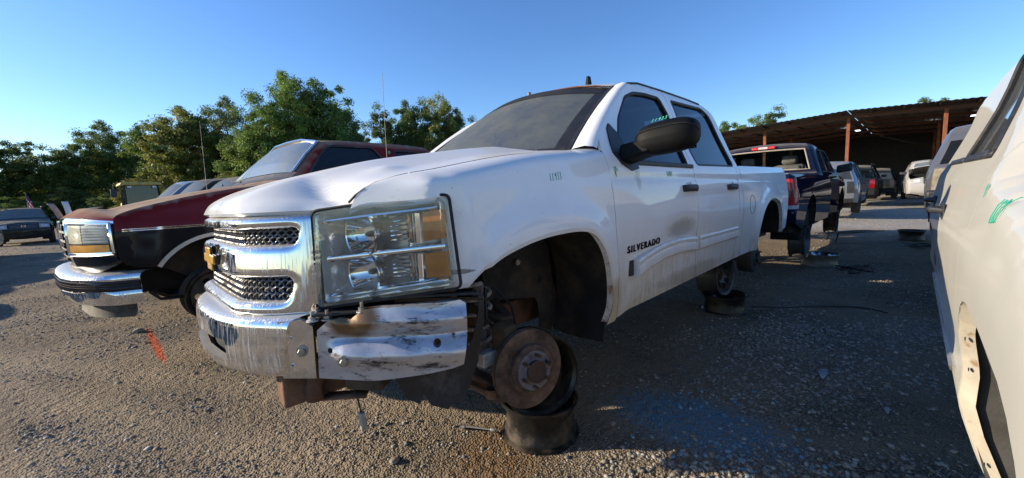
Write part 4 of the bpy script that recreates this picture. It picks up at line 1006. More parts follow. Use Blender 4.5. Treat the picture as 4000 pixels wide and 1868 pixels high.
def peeled(name, base, axis_lo, axis_hi):
    """white paint with clear coat gone and rust bleeding through along an edge (object x)"""
    m = paint(name, base, dust=.12, amount=0); t = m.node_tree; p = t.nodes["Principled BSDF"]; l = p.inputs["Base Color"].links[0].from_socket
    tc = N(t, "ShaderNodeTexCoord"); sx = N(t, "ShaderNodeSeparateXYZ"); t.links.new(tc.outputs["Object"], sx.inputs[0])
    mr = N(t, "ShaderNodeMapRange"); mr.inputs[1].default_value = axis_lo; mr.inputs[2].default_value = axis_hi; t.links.new(sx.outputs[0], mr.inputs[0])
    k = ramp(t, math_(t, 'ADD', mr.outputs[0], math_(t, 'MULTIPLY', math_(t, 'SUBTRACT', noise(t, 7, 6, .7), .5), 1.1)), .72, .80)
    t.links.new(mixc(t, k, l, (.30, .12, .06)), p.inputs["Base Color"]); cwl = p.inputs["Coat Weight"].links[0].from_socket; t.links.new(math_(t, 'MULTIPLY', cwl, math_(t, 'SUBTRACT', 1.0, k)), p.inputs["Coat Weight"]); return m
M['white_roof'] = peeled("peeling_roof_paint", (.72, .70, .66), -1.30, -1.02)
M['white_hood'] = paint("dusty_hood_paint", (.82, .81, .79), dust=.16, amount=0, dustcol=(.52, .48, .40), coat_rough=.10)
M['hub_dark'] = plain("dirty_drum", (.07, .065, .06), .7, .3, var=.3)
M['haze_plug'] = plain("dirty_plug", (.35, .33, .28), .7)
build_white_pickup()
# ---------------------------------------------------------------- loose wheels
def rim_mesh(R, w, style):
    """bare wheel, axis along local z, bottom at z=0"""
    g = G(); r = R
    prof = [(r, 0), (r, .012), (r - .018, .020), (r - .022, .045), (r - .030, .070), (r - .036, w - .085), (r - .022, w - .045), (r - .018, w - .020), (r, w - .012), (r, w), (r - .010, w + .002), (r - .026, w - .016), (r - .030, w - .045), (r - .044, w - .085), (r - .038, .072), (r - .030, .045), (r - .026, .018), (r - .010, -.002)]
    g.lathe(prof, Matrix(), 56, True); return g, r - .039

def make_rim(name, label, R, w, mat, loc, rot, cat="wheel", group=None, style='holes', face=.70, holes=16, fm=None):
    o = thing(name, label, cat, group=group); g, ri = rim_mesh(R, w, style); bar = g.obj("barrel", mat, o, angle=30)
    zf = w * face
    if style == 'holes':
        hs = [[(ri * .74 + .0 + .0) * np.array((math.cos(a), math.sin(a))) for a in [0]] for _ in [0]]
        loops = []
        for k in range(holes):
            a = 2 * math.pi * k / holes; c = (ri * .77 * math.cos(a), ri * .77 * math.sin(a)); loops.append([(c[0] + .017 * math.cos(b), c[1] + .017 * math.sin(b)) for b in np.linspace(0, 2 * math.pi, 11)[:-1]])
    else:
        loops = []
        for k in range(holes):
            a0 = 2 * math.pi * k / holes; c = (ri * .66 * math.cos(a0), ri * .66 * math.sin(a0)); ca, sa = math.cos(a0), math.sin(a0)
            el = [(.040 * math.cos(b), .058 * math.sin(b) * (1 + .25 * math.cos(b))) for b in np.linspace(0, 2 * math.pi, 15)[:-1]]; loops.append([(c[0] + x * ca - y * sa, c[1] + x * sa + y * ca) for x, y in el])
    loops.append([(.055 * math.cos(b), .055 * math.sin(b)) for b in np.linspace(0, 2 * math.pi, 19)[:-1]])
    out = [((ri + .002) * math.cos(b), (ri + .002) * math.sin(b)) for b in np.linspace(0, 2 * math.pi, 49)[:-1]]
    def fmap(P):
        q = np.hypot(P[:, 0], P[:, 1]) / ri; h = zf - .030 * sstep(.62, .40, q) + .018 * np.exp(-((q - .62) / .10)**2) - .020 * sstep(.88, 1.0, q)
        return np.stack([P[:, 0], P[:, 1], h], 1)
    panel("disc_face", out, loops, .022, fmap, fm or mat, o, .006, (0, 0, -1))
    o.location = loc; o.rotation_euler = rot; return o

def yaw_stand(loc_center, face_dir, R, w):
    """matrix euler for a rim standing upright with its face looking along face_dir"""
    q = Vector(face_dir).to_track_quat('Z', 'Y'); return q.to_euler()

make_rim("steel_wheel", "black steel rim lying flat under the pickup's rusty front brake disc", .2375, .225, M['steel_rim'], (-.46, .47, .004), (0, 0, .3), group="bare rims propping up the white pickup", face=.84)
d = Vector((.45, .89, .10)).normalized(); make_rim("steel_wheel", "black steel rim standing on edge behind the rusty front brake disc", .2375, .21, M['steel_rim'], Vector((-.415, .475, .415)) - d * .10, yaw_stand(0, d, 0, 0), group="bare rims propping up the white pickup", face=.62)
make_rim("steel_wheel", "rusty dark rim lying flat under the pickup's rear door sill", .235, .20, M['steel_rim'], (-3.60, .55, .002), (0, 0, 1), group="bare rims propping up the white pickup")
d = Vector((.10, .99, .04)).normalized(); make_rim("steel_wheel", "grey holed rim standing on edge under the pickup's rear door sill", .235, .24, M['grey_rim'], Vector((-3.60, .50, .415)) - d * .17, yaw_stand(0, d, 0, 0), group="bare rims propping up the white pickup", style='oval', holes=8, face=.86)
make_rim("alloy_wheel", "shiny alloy rim lying flat behind the white pickup", .265, .21, M['grey_rim'], (-7.0, .98, .002), (0, 0, .5), style='oval', holes=6, face=.93, fm=M['alloy'])
make_rim("steel_wheel", "dark rim lying flat in the aisle beside the silver vehicle's open rear", .235, .22, M['steel_rim'], (-11.1, 2.05, .002), (0, 0, 0))

# ---------------------------------------------------------------- general vehicle body
class Car:
    def __init__(s, root, ctrl, wid, plan=(9, -9, .2), r=.045, crown=None, zb=.32, arches=(), mat=None, sp=.05, fz=None, sq=1.0, ce=2.2):
        s.fz = fz; s.sq = sq; s.ce = ce; s.root = root; s.top = np.array(chaikin([(x, z, i) for i, (x, z) in enumerate(ctrl)], 2)); s.W = spl(wid); s.plan_ = plan; s.r = r
        s.crown = spl(crown) if crown else spl([(0, .08), (len(ctrl) - 1, .06)]); s.zb = zb; s.arches = arches; s.mat = mat; s.sp = sp
        d = np.gradient(s.top[:, :2], axis=0); n = np.stack([-d[:, 1], d[:, 0]], 1) * -1; s.nrm = n / (np.linalg.norm(n, axis=1)[:, None] + 1e-9)
        # outward = away from the centre of the outline
        c = np.array([s.top[:, 0].mean(), .7]);
        if ((s.top[:, :2] - c) * s.nrm).sum() < 0: s.nrm *= -1
    def plan(s, x):
        f, b, k = s.plan_; x = np.asarray(x, float); return 1 - k * np.clip((x - f) / .6, 0, 2)**2 - k * np.clip((b - x) / .6, 0, 2)**2
    def S(s, p, u, off=0):
        """point on the top skin: p along the outline (control index), u across (-1..1)"""
        x = np.interp(p, s.top[:, 2], s.top[:, 0]); z = np.interp(p, s.top[:, 2], s.top[:, 1]); nx = np.interp(p, s.top[:, 2], s.nrm[:, 0]); nz = np.interp(p, s.top[:, 2], s.nrm[:, 1])
        ye = float(s.W(z) * s.plan(x)) - s.r; o = float(s.crown(p)) * (1 - abs(u)**s.ce) + off; return (x + nx * o, u * ye, z + nz * o)
    def strip(s, name, p0, p1, mat, u0=-1, u1=1, off=0, nu=14, parent=None, step=.12):
        ps = sorted(set([p0, p1] + [float(q) for q in s.top[:, 2] if p0 < q < p1] + list(np.arange(p0, p1, step * 2))))
        g = G(); g.grid([[s.S(p, u0 + (u1 - u0) * j / nu, off) for j in range(nu + 1)] for p in ps])
        return g.obj(name, mat, parent or s.root, angle=45)
    def arc(s, xc, zc, r, a):
        c_, s_ = math.cos(a), math.sin(a); return (xc + r * math.copysign(abs(c_)**s.sq, c_), zc + r * math.copysign(abs(s_)**s.sq, s_))
    def outline(s):
        top = [(float(a), float(b)) for a, b, _ in s.top]; pts = list(top)
        for (xc, zc, r) in sorted(s.arches):     # rear to front along the sill
            fz = s.fz if (xc == max(q[0] for q in s.arches) and s.fz) else s.zb
            dx = math.sqrt(max(0, r * r - (s.zb - zc)**2)) if zc - r < s.zb else r; a0 = math.atan2(s.zb - zc, -dx); a1 = math.asin(max(-1, min(1, (fz - zc) / r)))
            if a0 < 0: a0 += 2 * math.pi
            pts += [s.arc(xc, zc, r, a0 + (a1 - a0) * k / 16) for k in range(17)]
        return pts
    def smap(s, sg, off=0):
        tl = s.top[:, :2]
        def fn(P):
            d = dist_to(P, tl, False); k = 1 - np.clip(d / s.r, 0, 1); y = s.W(P[:, 1]) * s.plan(P[:, 0]) - s.r * (1 - np.sqrt(np.clip(1 - k * k, 0, 1))) + off
            return np.stack([P[:, 0], sg * y, P[:, 1]], 1)
        return fn
    def sides(s, splits, names, holes, mat=None, glass_=None, sgs=(1, -1), seal=True, skip=()):
        out = s.outline(); xs = [99] + list(splits) + [-99]
        for sg in sgs:
            for i, nm in enumerate(names):
                if (i, sg) in skip: continue
                a, b = xs[i], xs[i + 1]; poly = clipx(out, b + .003, a - .003)
                if len(poly) < 3: continue
                hs = [h for h in holes if b < np.mean([q[0] for q in h]) < a]
                panel(nm, poly, hs, s.sp, s.smap(sg), mat or s.mat, s.root, .02, (0, -sg, 0))
            for h in holes:
                if glass_ is None: break
                panel("side_window", h, [], .12, s.smap(sg, -.012), glass_, s.root, 0, (0, -sg, 0))
                if seal:
                    A = s.smap(sg)(np.array(resample(h, .08))); A = [tuple(q) for q in A]; G().tube(A + A[:1], .010, 5, False).obj("window_seal", M['plastic'], s.root)
    def inner(s, x0, x1, z0, z1, mat=None):
        g = G(); g.box(((x0 + x1) / 2, 0, (z0 + z1) / 2), (abs(x1 - x0), float(s.W((z0 + z1) / 2)) * 2 - .16, z1 - z0)); g.obj("underbody", mat or M['dark'], s.root)
    def liners(s, mat=None, a0=-25, a1=205):
        for (xc, zc, r) in s.arches:
            for sg in (1, -1):
                g = G(); yo = float(s.W(zc + r * .7)) - .012; rows = []
                for dy in (0, .15, .38): rows.append([(s.arc(xc, zc, r - .004, a)[0], sg * (min(yo, float(s.W(max(.25, s.arc(xc, zc, r, a)[1]))) - .014) - dy), s.arc(xc, zc, r - .004, a)[1]) for a in np.linspace(R_(a0), R_(a1), 18)])
                g.grid(rows); g.add([(xc, sg * (yo - .38), zc)] + rows[-1], [(0, k + 1, k + 2) for k in range(17)]); g.obj("wheel_liner", mat or M['liner'], s.root)
    def seats(s, xs, zf=.95, mat=None, w=.36):
        for x in xs:
            for sg in (1, -1):
                g = G(); g.box((x, sg * w, zf - .12), (.48, .5, .18)); g.box((x - .24, sg * w, zf + .18), (.13, .48, .55), Matrix.Rotation(R_(-12), 3, 'Y')); g.box((x - .31, sg * w, zf + .54), (.10, .26, .17)); g.obj("seat", mat or M['seat'], s.root, bevel=.05)

def wheel(root, x, y, z, R=.36, w=.22, sg=1, tyre=True, rim='grey_rim', spokes=7):
    mt = Matrix.Translation((x, y, z)) @ Matrix.Rotation(R_(-90 * sg), 4, 'X'); ri = R * .62; g = G()
    if tyre:
        g.lathe([(ri, -w / 2), (R * .93, -w / 2), (R, -w * .32), (R, w * .32), (R * .93, w / 2), (ri + .01, w / 2), (ri, w / 2 - .02)], mt, 36); t = g.obj("wheel", M['rubber'], root, angle=50)
    else:
        g.lathe([(R, -w / 2), (R, -w / 2 + .015), (R - .03, -w / 2 + .03), (R - .05, 0), (R - .03, w / 2 - .03), (R, w / 2 - .015), (R, w / 2), (R - .02, w / 2 - .005), (R - .06, .0), (R - .03, -w / 2)], mt, 40, True); t = g.obj("wheel", M[rim], root, angle=40); ri = R - .05
    out = [((ri + .004) * math.cos(b), (ri + .004) * math.sin(b)) for b in np.linspace(0, 2 * math.pi, 33)[:-1]]; loops = []
    for k in range(spokes):
        a = 2 * math.pi * k / spokes; ca, sa = math.cos(a), math.sin(a); loops.append([(ri * (.68 + .20 * math.cos(b)) * ca - ri * .17 * math.sin(b) * sa, ri * (.68 + .20 * math.cos(b)) * sa + ri * .17 * math.sin(b) * ca) for b in np.linspace(0, 2 * math.pi, 11)[:-1]])
    def fm(P): q = np.stack([P[:, 0], P[:, 1], np.full(len(P), w * .30) - .03 * np.hypot(P[:, 0], P[:, 1]) / ri], 1); return np.array([tuple(mt @ Vector(k)) for k in q])
    panel("rim", out, loops, .06, fm, M[rim], t, .01, tuple(-(mt.to_3x3() @ Vector((0, 0, 1)))))
    return t

# ---------------------------------------------------------------- burgundy pickup beside the white one
def two_tone():
    m = paint("burgundy_over_black", (.15, .011, .010), grime=(.16, .13, .10), low=.3, high=.7, amount=.3, dust=.5, dustcol=(.40, .31, .23), coat=.4, coat_rough=.10); t = m.node_tree; p = t.nodes["Principled BSDF"]; l = p.inputs["Base Color"].links[0].from_socket
    tc = N(t, "ShaderNodeTexCoord"); sx = N(t, "ShaderNodeSeparateXYZ"); t.links.new(tc.outputs["Object"], sx.inputs[0]); k = math_(t, 'LESS_THAN', sx.outputs[2], .915)
    t.links.new(mixc(t, k, l, (.010, .011, .014)), p.inputs["Base Color"]); return m
M['two_tone'] = two_tone()
red = thing("burgundy_pickup", "burgundy and black pickup with chrome bumper parked left of the white pickup", "pickup truck", (.797, -2.754, .405), R_(5.7))
red.rotation_euler = (R_(.4), R_(-.8), R_(5.7))
def build_red():
    T = red
    ctrl = [(.50, .66), (.560, .70), (.575, .76), (.575, .98), (.555, 1.025), (.42, 1.075), (0, 1.175), (-.50, 1.245), (-.62, 1.27), (-1.0, 1.655), (-1.10, 1.690), (-1.5, 1.708), (-2.25, 1.715), (-2.42, 1.67), (-2.55, 1.26), (-2.62, 1.23), (-4.3, 1.23), (-4.42, 1.18), (-4.45, .5)]
    c = Car(T, ctrl, [(.3, .94), (.5, .97), (.75, .99), (.92, .99), (1.0, .965), (1.10, .945), (1.2, .92), (1.27, .89), (1.45, .79), (1.66, .69), (1.75, .62)], (.30, -4.2, .06), .03, [(0, .205), (3.1, .205), (3.5, .15), (4.0, .06), (4.5, .022), (6, .025), (8, .03), (8.5, .10), (9.2, .08), (10, .035), (12, .035), (13, .05), (18, .03)], .42, [(0, .40, .43), (-3.5, .40, .43)], M['two_tone'], .04, fz=.64, ce=3.2)
    w1 = rounded([(-.72, 1.255), (-1.02, 1.60), (-1.10, 1.632), (-1.56, 1.64), (-1.66, 1.50), (-1.685, 1.255)], .04); w2 = rounded([(-1.88, 1.30), (-1.82, 1.62), (-2.28, 1.63), (-2.36, 1.30)], .04)
    c.sides([-.52, -1.745, -2.58], ["front_fender", "front_door", "cab_corner", "bed_side"], [w1, w2], None, M['sideglass'])
    c.strip("hood", 3.22, 7.7, M['two_tone'], nu=20); c.strip("cowl", 7.72, 8.1, M['plastic']); c.strip("roof", 9.35, 13.4, M['two_tone'], nu=16); c.strip("rear_glass", 13.4, 14.1, M['sideglass']); c.strip("bed_cover", 14.1, 17.2, M['black_lower']); c.strip("tailgate", 17.2, 18, M['two_tone'])
    c.strip("windshield", 8.12, 9.2, M['ws_light'], -.93, .93)
    g = G()
    g.tube([c.S(8.12, .955, .01), c.S(8.6, .955, .012), c.S(9.1, .955, .012), c.S(9.22, .93, .012), c.S(9.24, .5, .012), c.S(9.24, 0, .012), c.S(9.24, -.5, .012), c.S(9.22, -.93, .012), c.S(8.6, -.955, .012), c.S(8.12, -.955, .01)], .016, 6); g.obj("windshield_trim", M['chrome_clean'], T)
    for u0, u1 in ((-1, -.93), (.93, 1)): c.strip("a_pillar", 8.1, 9.35, M['two_tone'], u0, u1, nu=2)
    c.strip("header", 9.2, 9.35, M['two_tone'], -.93, .93)
    # front: dark grille recess, bars, lamps with bezels
    c.strip("header_panel", 3.06, 3.22, M['chrome_clean'], -1, 1, .0, nu=20); c.strip("grille_recess", 1.0, 3.06, M['plastic'], -1, 1, -.02, nu=20)
    for k, p in enumerate((1.35, 1.75, 2.05, 2.35, 2.65, 2.92)): c.strip("grille_bar", p, p + .08, M['tan_chrome'] if k < 5 else M['chrome_clean'], -.55, .55, .004, nu=16)
    for u in (-.2, .2): c.strip("grille_post", 1.3, 3.0, M['tan_chrome'], u - .012, u + .012, .006, nu=2)
    for sg in (1, -1):
        lp = c.strip("headlight", 1.92, 3.08, M['plastic'], .50 * sg, 1.0 * sg, .004, nu=10); 
        b = G()
        for a, e in (((1.93, .515), (3.05, .515)), ((3.05, .515), (3.05, .995)), ((3.05, .995), (1.93, 1.0)), ((1.93, 1.0), (1.93, .515))):
            pts = [c.S(a[0] + (e[0] - a[0]) * t, (a[1] + (e[1] - a[1]) * t) * sg, .016) for t in np.linspace(0, 1, 8)]; b.tube(pts, .013, 6)
        b.obj("lamp_bezel", M['chrome_clean'], lp)
        c.strip("headlamp_lens", 2.34, 2.95, M['yellowed'], .535 * sg, .745 * sg, .016, nu=8, parent=lp); c.strip("side_marker", 2.34, 2.95, M['haze_lens'], .755 * sg, .975 * sg, .016, nu=8, parent=lp); c.strip("turn_lamp", 2.02, 2.29, M['amber_pale'], .535 * sg, .975 * sg, .016, nu=12, parent=lp)
        for k in range(6): 
            pz = 2.40 + .09 * k; G().tube([c.S(pz, u * sg, .020) for u in np.linspace(.76, .965, 6)], .003, 4).obj("lens_rib", M['clear_rib'], lp)
        c.strip("lamp_skirt", 1.0, 1.9, M['black_lower'], .50 * sg, 1.0 * sg, .006, nu=8)
    # chrome bumper with black rub strip and air dam
    XB = spl([(0, .845), (.4, .832), (.65, .785), (.80, .718), (.90, .65), (.965, .52), (1.0, .46)])
    yb = [0, .2, .4, .6, .75, .85, .92, .96, .985]; prof = [(-.16, .632), (-.07, .628), (-.02, .616), (.0, .590), (-.008, .572), (-.010, .50), (-.004, .495), (-.012, .45), (-.035, .405), (-.10, .40)]
    ys = [-q for q in yb[::-1]][:-1] + yb
    def row(dx, z): return [(float(XB(abs(y))) + dx * (1 if abs(y) < .9 else .5), y * (1 + dx * .35 * (abs(y) > .7)), z) for y in ys]
    G().grid([row(*q) for q in prof]).obj("front_bumper", M['chrome'], T, angle=40)
    g = G(); 
    g.grid([row(.0, .574), row(.005, .570), row(.005, .552), row(.001, .550), row(.005, .548), row(.005, .538), row(.001, .536), row(.005, .534), row(.005, .508), row(-.004, .503)])
    g.obj("rub_strip", M['black_lower'], T, angle=50)
    XV = spl([(0, .72), (.4, .69), (.6, .60), (.72, .46)])
    g = G(); g.grid([[(float(XV(abs(y))) + dx, y, z) for y in np.linspace(-.70, .70, 25)] for dx, z in ((-.02, .43), (0, .40), (.0, .31), (.015, .275), (-.02, .265))]); g.obj("air_dam", M['valance'], T)
    # pinstripe, arch trim, antenna, wipers, underside
    for sg in (1, -1):
        for z in (.912, .924): G().tube([tuple(q) for q in c.smap(sg, .002)(np.array([(x, z + .004 * (.5 - x)) for x in np.linspace(.54, -2.5, 14)]))], .0035, 4).obj("pinstripe", M['chrome_clean'], T)
        A = np.array([(0 + .435 * math.cos(a), .40 + .435 * math.sin(a)) for a in np.linspace(R_(33), R_(172), 26)]); B = np.array([(0 + .462 * math.cos(a), .40 + .462 * math.sin(a)) for a in np.linspace(R_(33), R_(172), 26)])
        g = G(); g.grid([[tuple(q) for q in c.smap(sg, .012)(A)], [tuple(q) for q in c.smap(sg, .010)(B)]]); g.obj("arch_trim", M['tan_chrome'], T)
    G().tube([(-.38, -.80, 1.22), (-.385, -.80, 1.6), (-.39, -.80, 2.02)], [.003, .002, .0012], 5).obj("antenna", M['hub'], T)
    G().tube([(-.42, .20, 1.29), (-.47, -.2, 1.31), (-.50, -.35, 1.33)], .009, 5).obj("wiper", M['plastic'], T); G().tube([(-.44, -.45, 1.29), (-.50, -.70, 1.32)], .009, 5).obj("wiper", M['plastic'], T)
    c.inner(-.5, -4.3, .42, .60, M['under']); G().box((.10, 0, .66), (.8, 1.0, .5)).obj("bay_light_block", M['dark'], T); c.liners(None, 34, 200)
    for sg in (1, -1):
        t = wheel(T, .02, sg * .80, .355, .222, .20, sg, False, 'steel_rim', 6)
        G().beam((0, sg * .35, .40), (0, sg * .75, .36), .07, .07).obj("axle_beam", M['under'], T)
        g = G(); g.tube([(-.12 + .06 * math.cos(a), sg * .62 + .06 * math.sin(a), .40 + .42 * a / 33) for a in np.linspace(0, 33, 90)], .012, 6); g.obj("coil_spring", M['under'], T)
    G().tube([(.42, .80, .45), (.36, .78, .38), (.22, .72, .36), (.10, .70, .38)], .012, 6).obj("brake_hose", M['cable'], T)
    c.seats([-1.2], 1.02)
    for (uu, pp, col) in ((.35, 8.55, 'orange_card'), (.70, 8.75, 'orange_card2')): G().grid([[c.S(pp + dp, uu + du, -.02) for du in (-.07, .07)] for dp in (-.12, .12)]).obj("dash_card", M['orange_card'], T)
    globals()['scrawl']("F", lambda u, v: tuple(c.smap(1, .003)(np.array([(-1.74 - u, 1.58 + v)]))[0]), .05, .04, M['marker_lit'], T, .002)
    globals()['scrawl']("922", lambda u, v: tuple(c.smap(1, .003)(np.array([(-1.72 + u * .5 - v * .5, 1.32 + v + u)]))[0]), .03, .03, M['chrome_clean'], T, .0015)
M['haze_lens'] = plain("clouded_clear_lens", (.33, .33, .30), .3, 0, coat=.5, var=.3, vscale=20)
M['clear_rib'] = plain("lens_ribs", (.5, .5, .46), .3, 0, coat=.4)
M['amber_pale'] = plain("faded_amber_lens", (.62, .30, .05), .25, 0, coat=.5, var=.35, vscale=9)
M['valance'] = plain("faded_black_plastic", (.045, .04, .034), .8, var=.3, dirt=(.2, .17, .12), dlo=.4, dhi=.75)
M['tan_chrome'] = plain("dusty_arch_trim", (.42, .39, .34), .4, .5, var=.2)
M['orange_card'] = plain("faded_orange_card", (.55, .25, .12), .8)
build_red()

# ---------------------------------------------------------------- off-white car on the right edge
right = thing("off_white_suv", "off white four door car at the right edge with front wheel missing", "car", (.15, 3.03, .33))
def build_right():
    T = right
    ctrl = [(.80, .30), (.88, .42), (.88, .72), (.78, .93), (.30, 1.04), (-.30, 1.12), (-.42, 1.155), (-1.12, 1.62), (-1.28, 1.675), (-1.8, 1.70), (-2.6, 1.68), (-3.25, 1.60), (-3.40, 1.50), (-3.62, 1.05), (-3.66, .8), (-3.6, .35)]
    c = Car(T, ctrl, [(.25, .80), (.32, .832), (.405, .862), (.54, .893), (.60, .890), (.75, .908), (.91, .912), (1.02, .892), (1.12, .873), (1.16, .852), (1.21, .832), (1.42, .752), (1.65, .685), (1.72, .62)], (.35, -3.1, .10), .06, [(0, .14), (3, .12), (4, .05), (6, .05), (6.5, .10), (7.5, .06), (9, .04), (12, .05), (15, .05)], .30, [(0, .36, .49), (-2.75, .36, .44)], M['pearl'], .028, sq=.45)
    w1 = rounded([(-.80, 1.195), (-.98, 1.33), (-1.22, 1.48), (-1.42, 1.575), (-1.58, 1.61), (-1.69, 1.60), (-1.685, 1.195)], .03); w2 = rounded([(-1.80, 1.195), (-1.81, 1.60), (-2.35, 1.60), (-2.62, 1.45), (-2.70, 1.215)], .04)
    c.sides([-.53, -1.745, -2.62], ["front_fender", "front_door", "rear_door", "rear_quarter"], [w1], None, M['farglass'])
    c.strip("front_fascia", .0, 2.7, M['pearl']); c.strip("hood", 2.72, 5.6, M['pearl']); c.strip("cowl", 5.6, 6.1, M['plastic']); c.strip("windshield", 6.1, 7.2, M['ws_light'], -.93, .93); c.strip("roof", 7.2, 11.6, M['pearl']); c.strip("rear_glass", 11.6, 13, M['sideglass'], -.9, .9); c.strip("tailgate", 13, 15, M['pearl'])
    for u0, u1 in ((-1, -.93), (.93, 1)): c.strip("a_pillar", 6.1, 7.2, M['pearl'], u0, u1, nu=2)
    for sg in (-1, 1):
        f = c.smap(sg, .004)
        for wx0, wx1 in ((-.80, -1.70), (-1.80, -2.68)):
            g = G(); A = f(np.array([(x, 1.203) for x in np.linspace(wx0, wx1, 6)])); B = f(np.array([(x, 1.178) for x in np.linspace(wx0, wx1, 6)])); g.grid([[tuple(q) for q in A], [tuple(q) for q in B]]); g.obj("belt_strip", M['plastic'], T, solid=.008)
        # handle on a black plate, lower chrome strip, flange round the arch
        for hx in (-1.56, -2.5):
            y = float(c.W(.95)); g = G(); g.extrude([(-.10, -.035), (.08, -.045), (.10, 0), (.07, .045), (-.10, .04)], lambda u, v, d: (hx + u, sg * (y + d), .955 + v), -.004, .003); h = g.obj("door_handle", M['plastic'], T, bevel=.003)
            G().tube([(hx + .06, sg * (y), .97), (hx + .05, sg * (y + .035), .972), (hx - .05, sg * (y + .04), .972), (hx - .07, sg * (y), .97)], .013, 8).obj("grip", M['plastic'], h)
        A = [(x, .560) for x in np.linspace(-.62, -2.2, 12)]; G().tube([tuple(q) for q in c.smap(sg, .003)(np.array(A))], .011, 6).obj("chrome_strip", M['chrome_clean'], T)
        a_ = np.linspace(R_(179), R_(20), 40); A = np.array([(-.489, .29), (-.490, .32)] + [c.arc(0, .36, .49, a) for a in a_]); a_ = np.concatenate([[a_[0]] * 2, a_]); g = G(); P0 = c.smap(sg, -.001)(A); P1 = P0.copy(); wv = .020 + .004 * np.sin(a_ * 9); P1[:, 0] *= (1 - wv / .49); P1[:, 2] = .36 + (P1[:, 2] - .36) * (1 - wv / .475); P1[:, 1] -= sg * .03
        g.grid([[tuple(q) for q in P0], [tuple(q) for q in P1]]); g.obj("arch_flange", M['pearl_lip'], T)
        for a in (R_(165), R_(180), R_(150)):
            p = c.smap(sg, -.012)(np.array([c.arc(0, .36, .472, a)]))[0]; G().lathe([(.006, 0), (.004, .002), (0, .002)], Matrix.Translation(p) @ Matrix.Rotation(R_(-90 * sg), 4, 'X'), 8).obj("flange_hole", M['dark'], T)
    c.liners(M['liner_scuffed'])
    for (a, yy) in ((R_(172), .10), (R_(186), .12), (R_(150), .2)):
        q_ = c.arc(0, .36, .44, a); p = Vector((q_[0], -(.88 - yy), q_[1])); mt = Matrix.Translation(p) @ Vector((-math.cos(a), 0, -math.sin(a))).to_track_quat('Z', 'Y').to_matrix().to_4x4(); G().lathe([(.028, .004), (.022, .009), (.014, .007), (.012, .014), (0, .014)], mt, 14).obj("liner_clip", M['plastic'], T)
    c.inner(-.5, -2.3, .28, .5); G().box((.15, 0, .62), (.9, 1.0, .5)).obj("bay_light_block", M['dark'], T); G().box((-3.2, 0, .5), (.6, 1.4, .4)).obj("boot_floor", M['dark'], T); c.seats([-1.25, -2.1], .95, M['tan_trim'])
    for sg in (1, -1):
        mt = Matrix.Translation((0, sg * .74, .28)) @ Matrix.Rotation(R_(-90 * sg), 4, 'X'); G().lathe([(.05, -.03), (.15, -.02), (.15, .0), (.08, .0), (.07, .04), (.03, .045), (0, .06)], mt, 30).obj("brake_disc", M['rust_rotor'], T)
    S_ = globals()['scrawl']
    S_("F", lambda u, v: tuple(c.smap(-1, .003)(np.array([(-.42 + u, 1.08 + v)]))[0]), .016, .03, M['marker'], T, .0009)
    S_("1225", lambda u, v: tuple(c.smap(-1, .003)(np.array([(-.20 + u, 1.03 + v + .1 * u)]))[0]), .018, .050, M['marker'], T, .0010)
    # rims under the sills keep it up
    for (x, y) in ((-.62, .55), (-.62, -.40), (-2.2, .5), (-2.2, -.5)): pass
M['pearl_lip'] = plain("bare_arch_flange", (.40, .36, .29), .6, var=.25, vscale=10, dirt=(.22, .14, .07), dscale=14, dlo=.6, dhi=.7)
build_right()
for k, (x, y) in enumerate(((-.85, 2.75), (-2.0, 3.4))):
    make_rim("steel_wheel", ("dark rim lying flat under the off white car's front door", "dark rim lying flat under the off white car's far sill")[k], .235, .25, M['steel_rim'], (x, y, .002), (0, 0, k), group="rims under the off white car")
    make_rim("steel_wheel", ("dark rim stacked on another under the off white car's front door", "dark rim stacked on another under the off white car's far sill")[k], .235, .25, M['steel_rim'], (x, y, .262), (0, 0, k + 1), group="rims under the off white car")
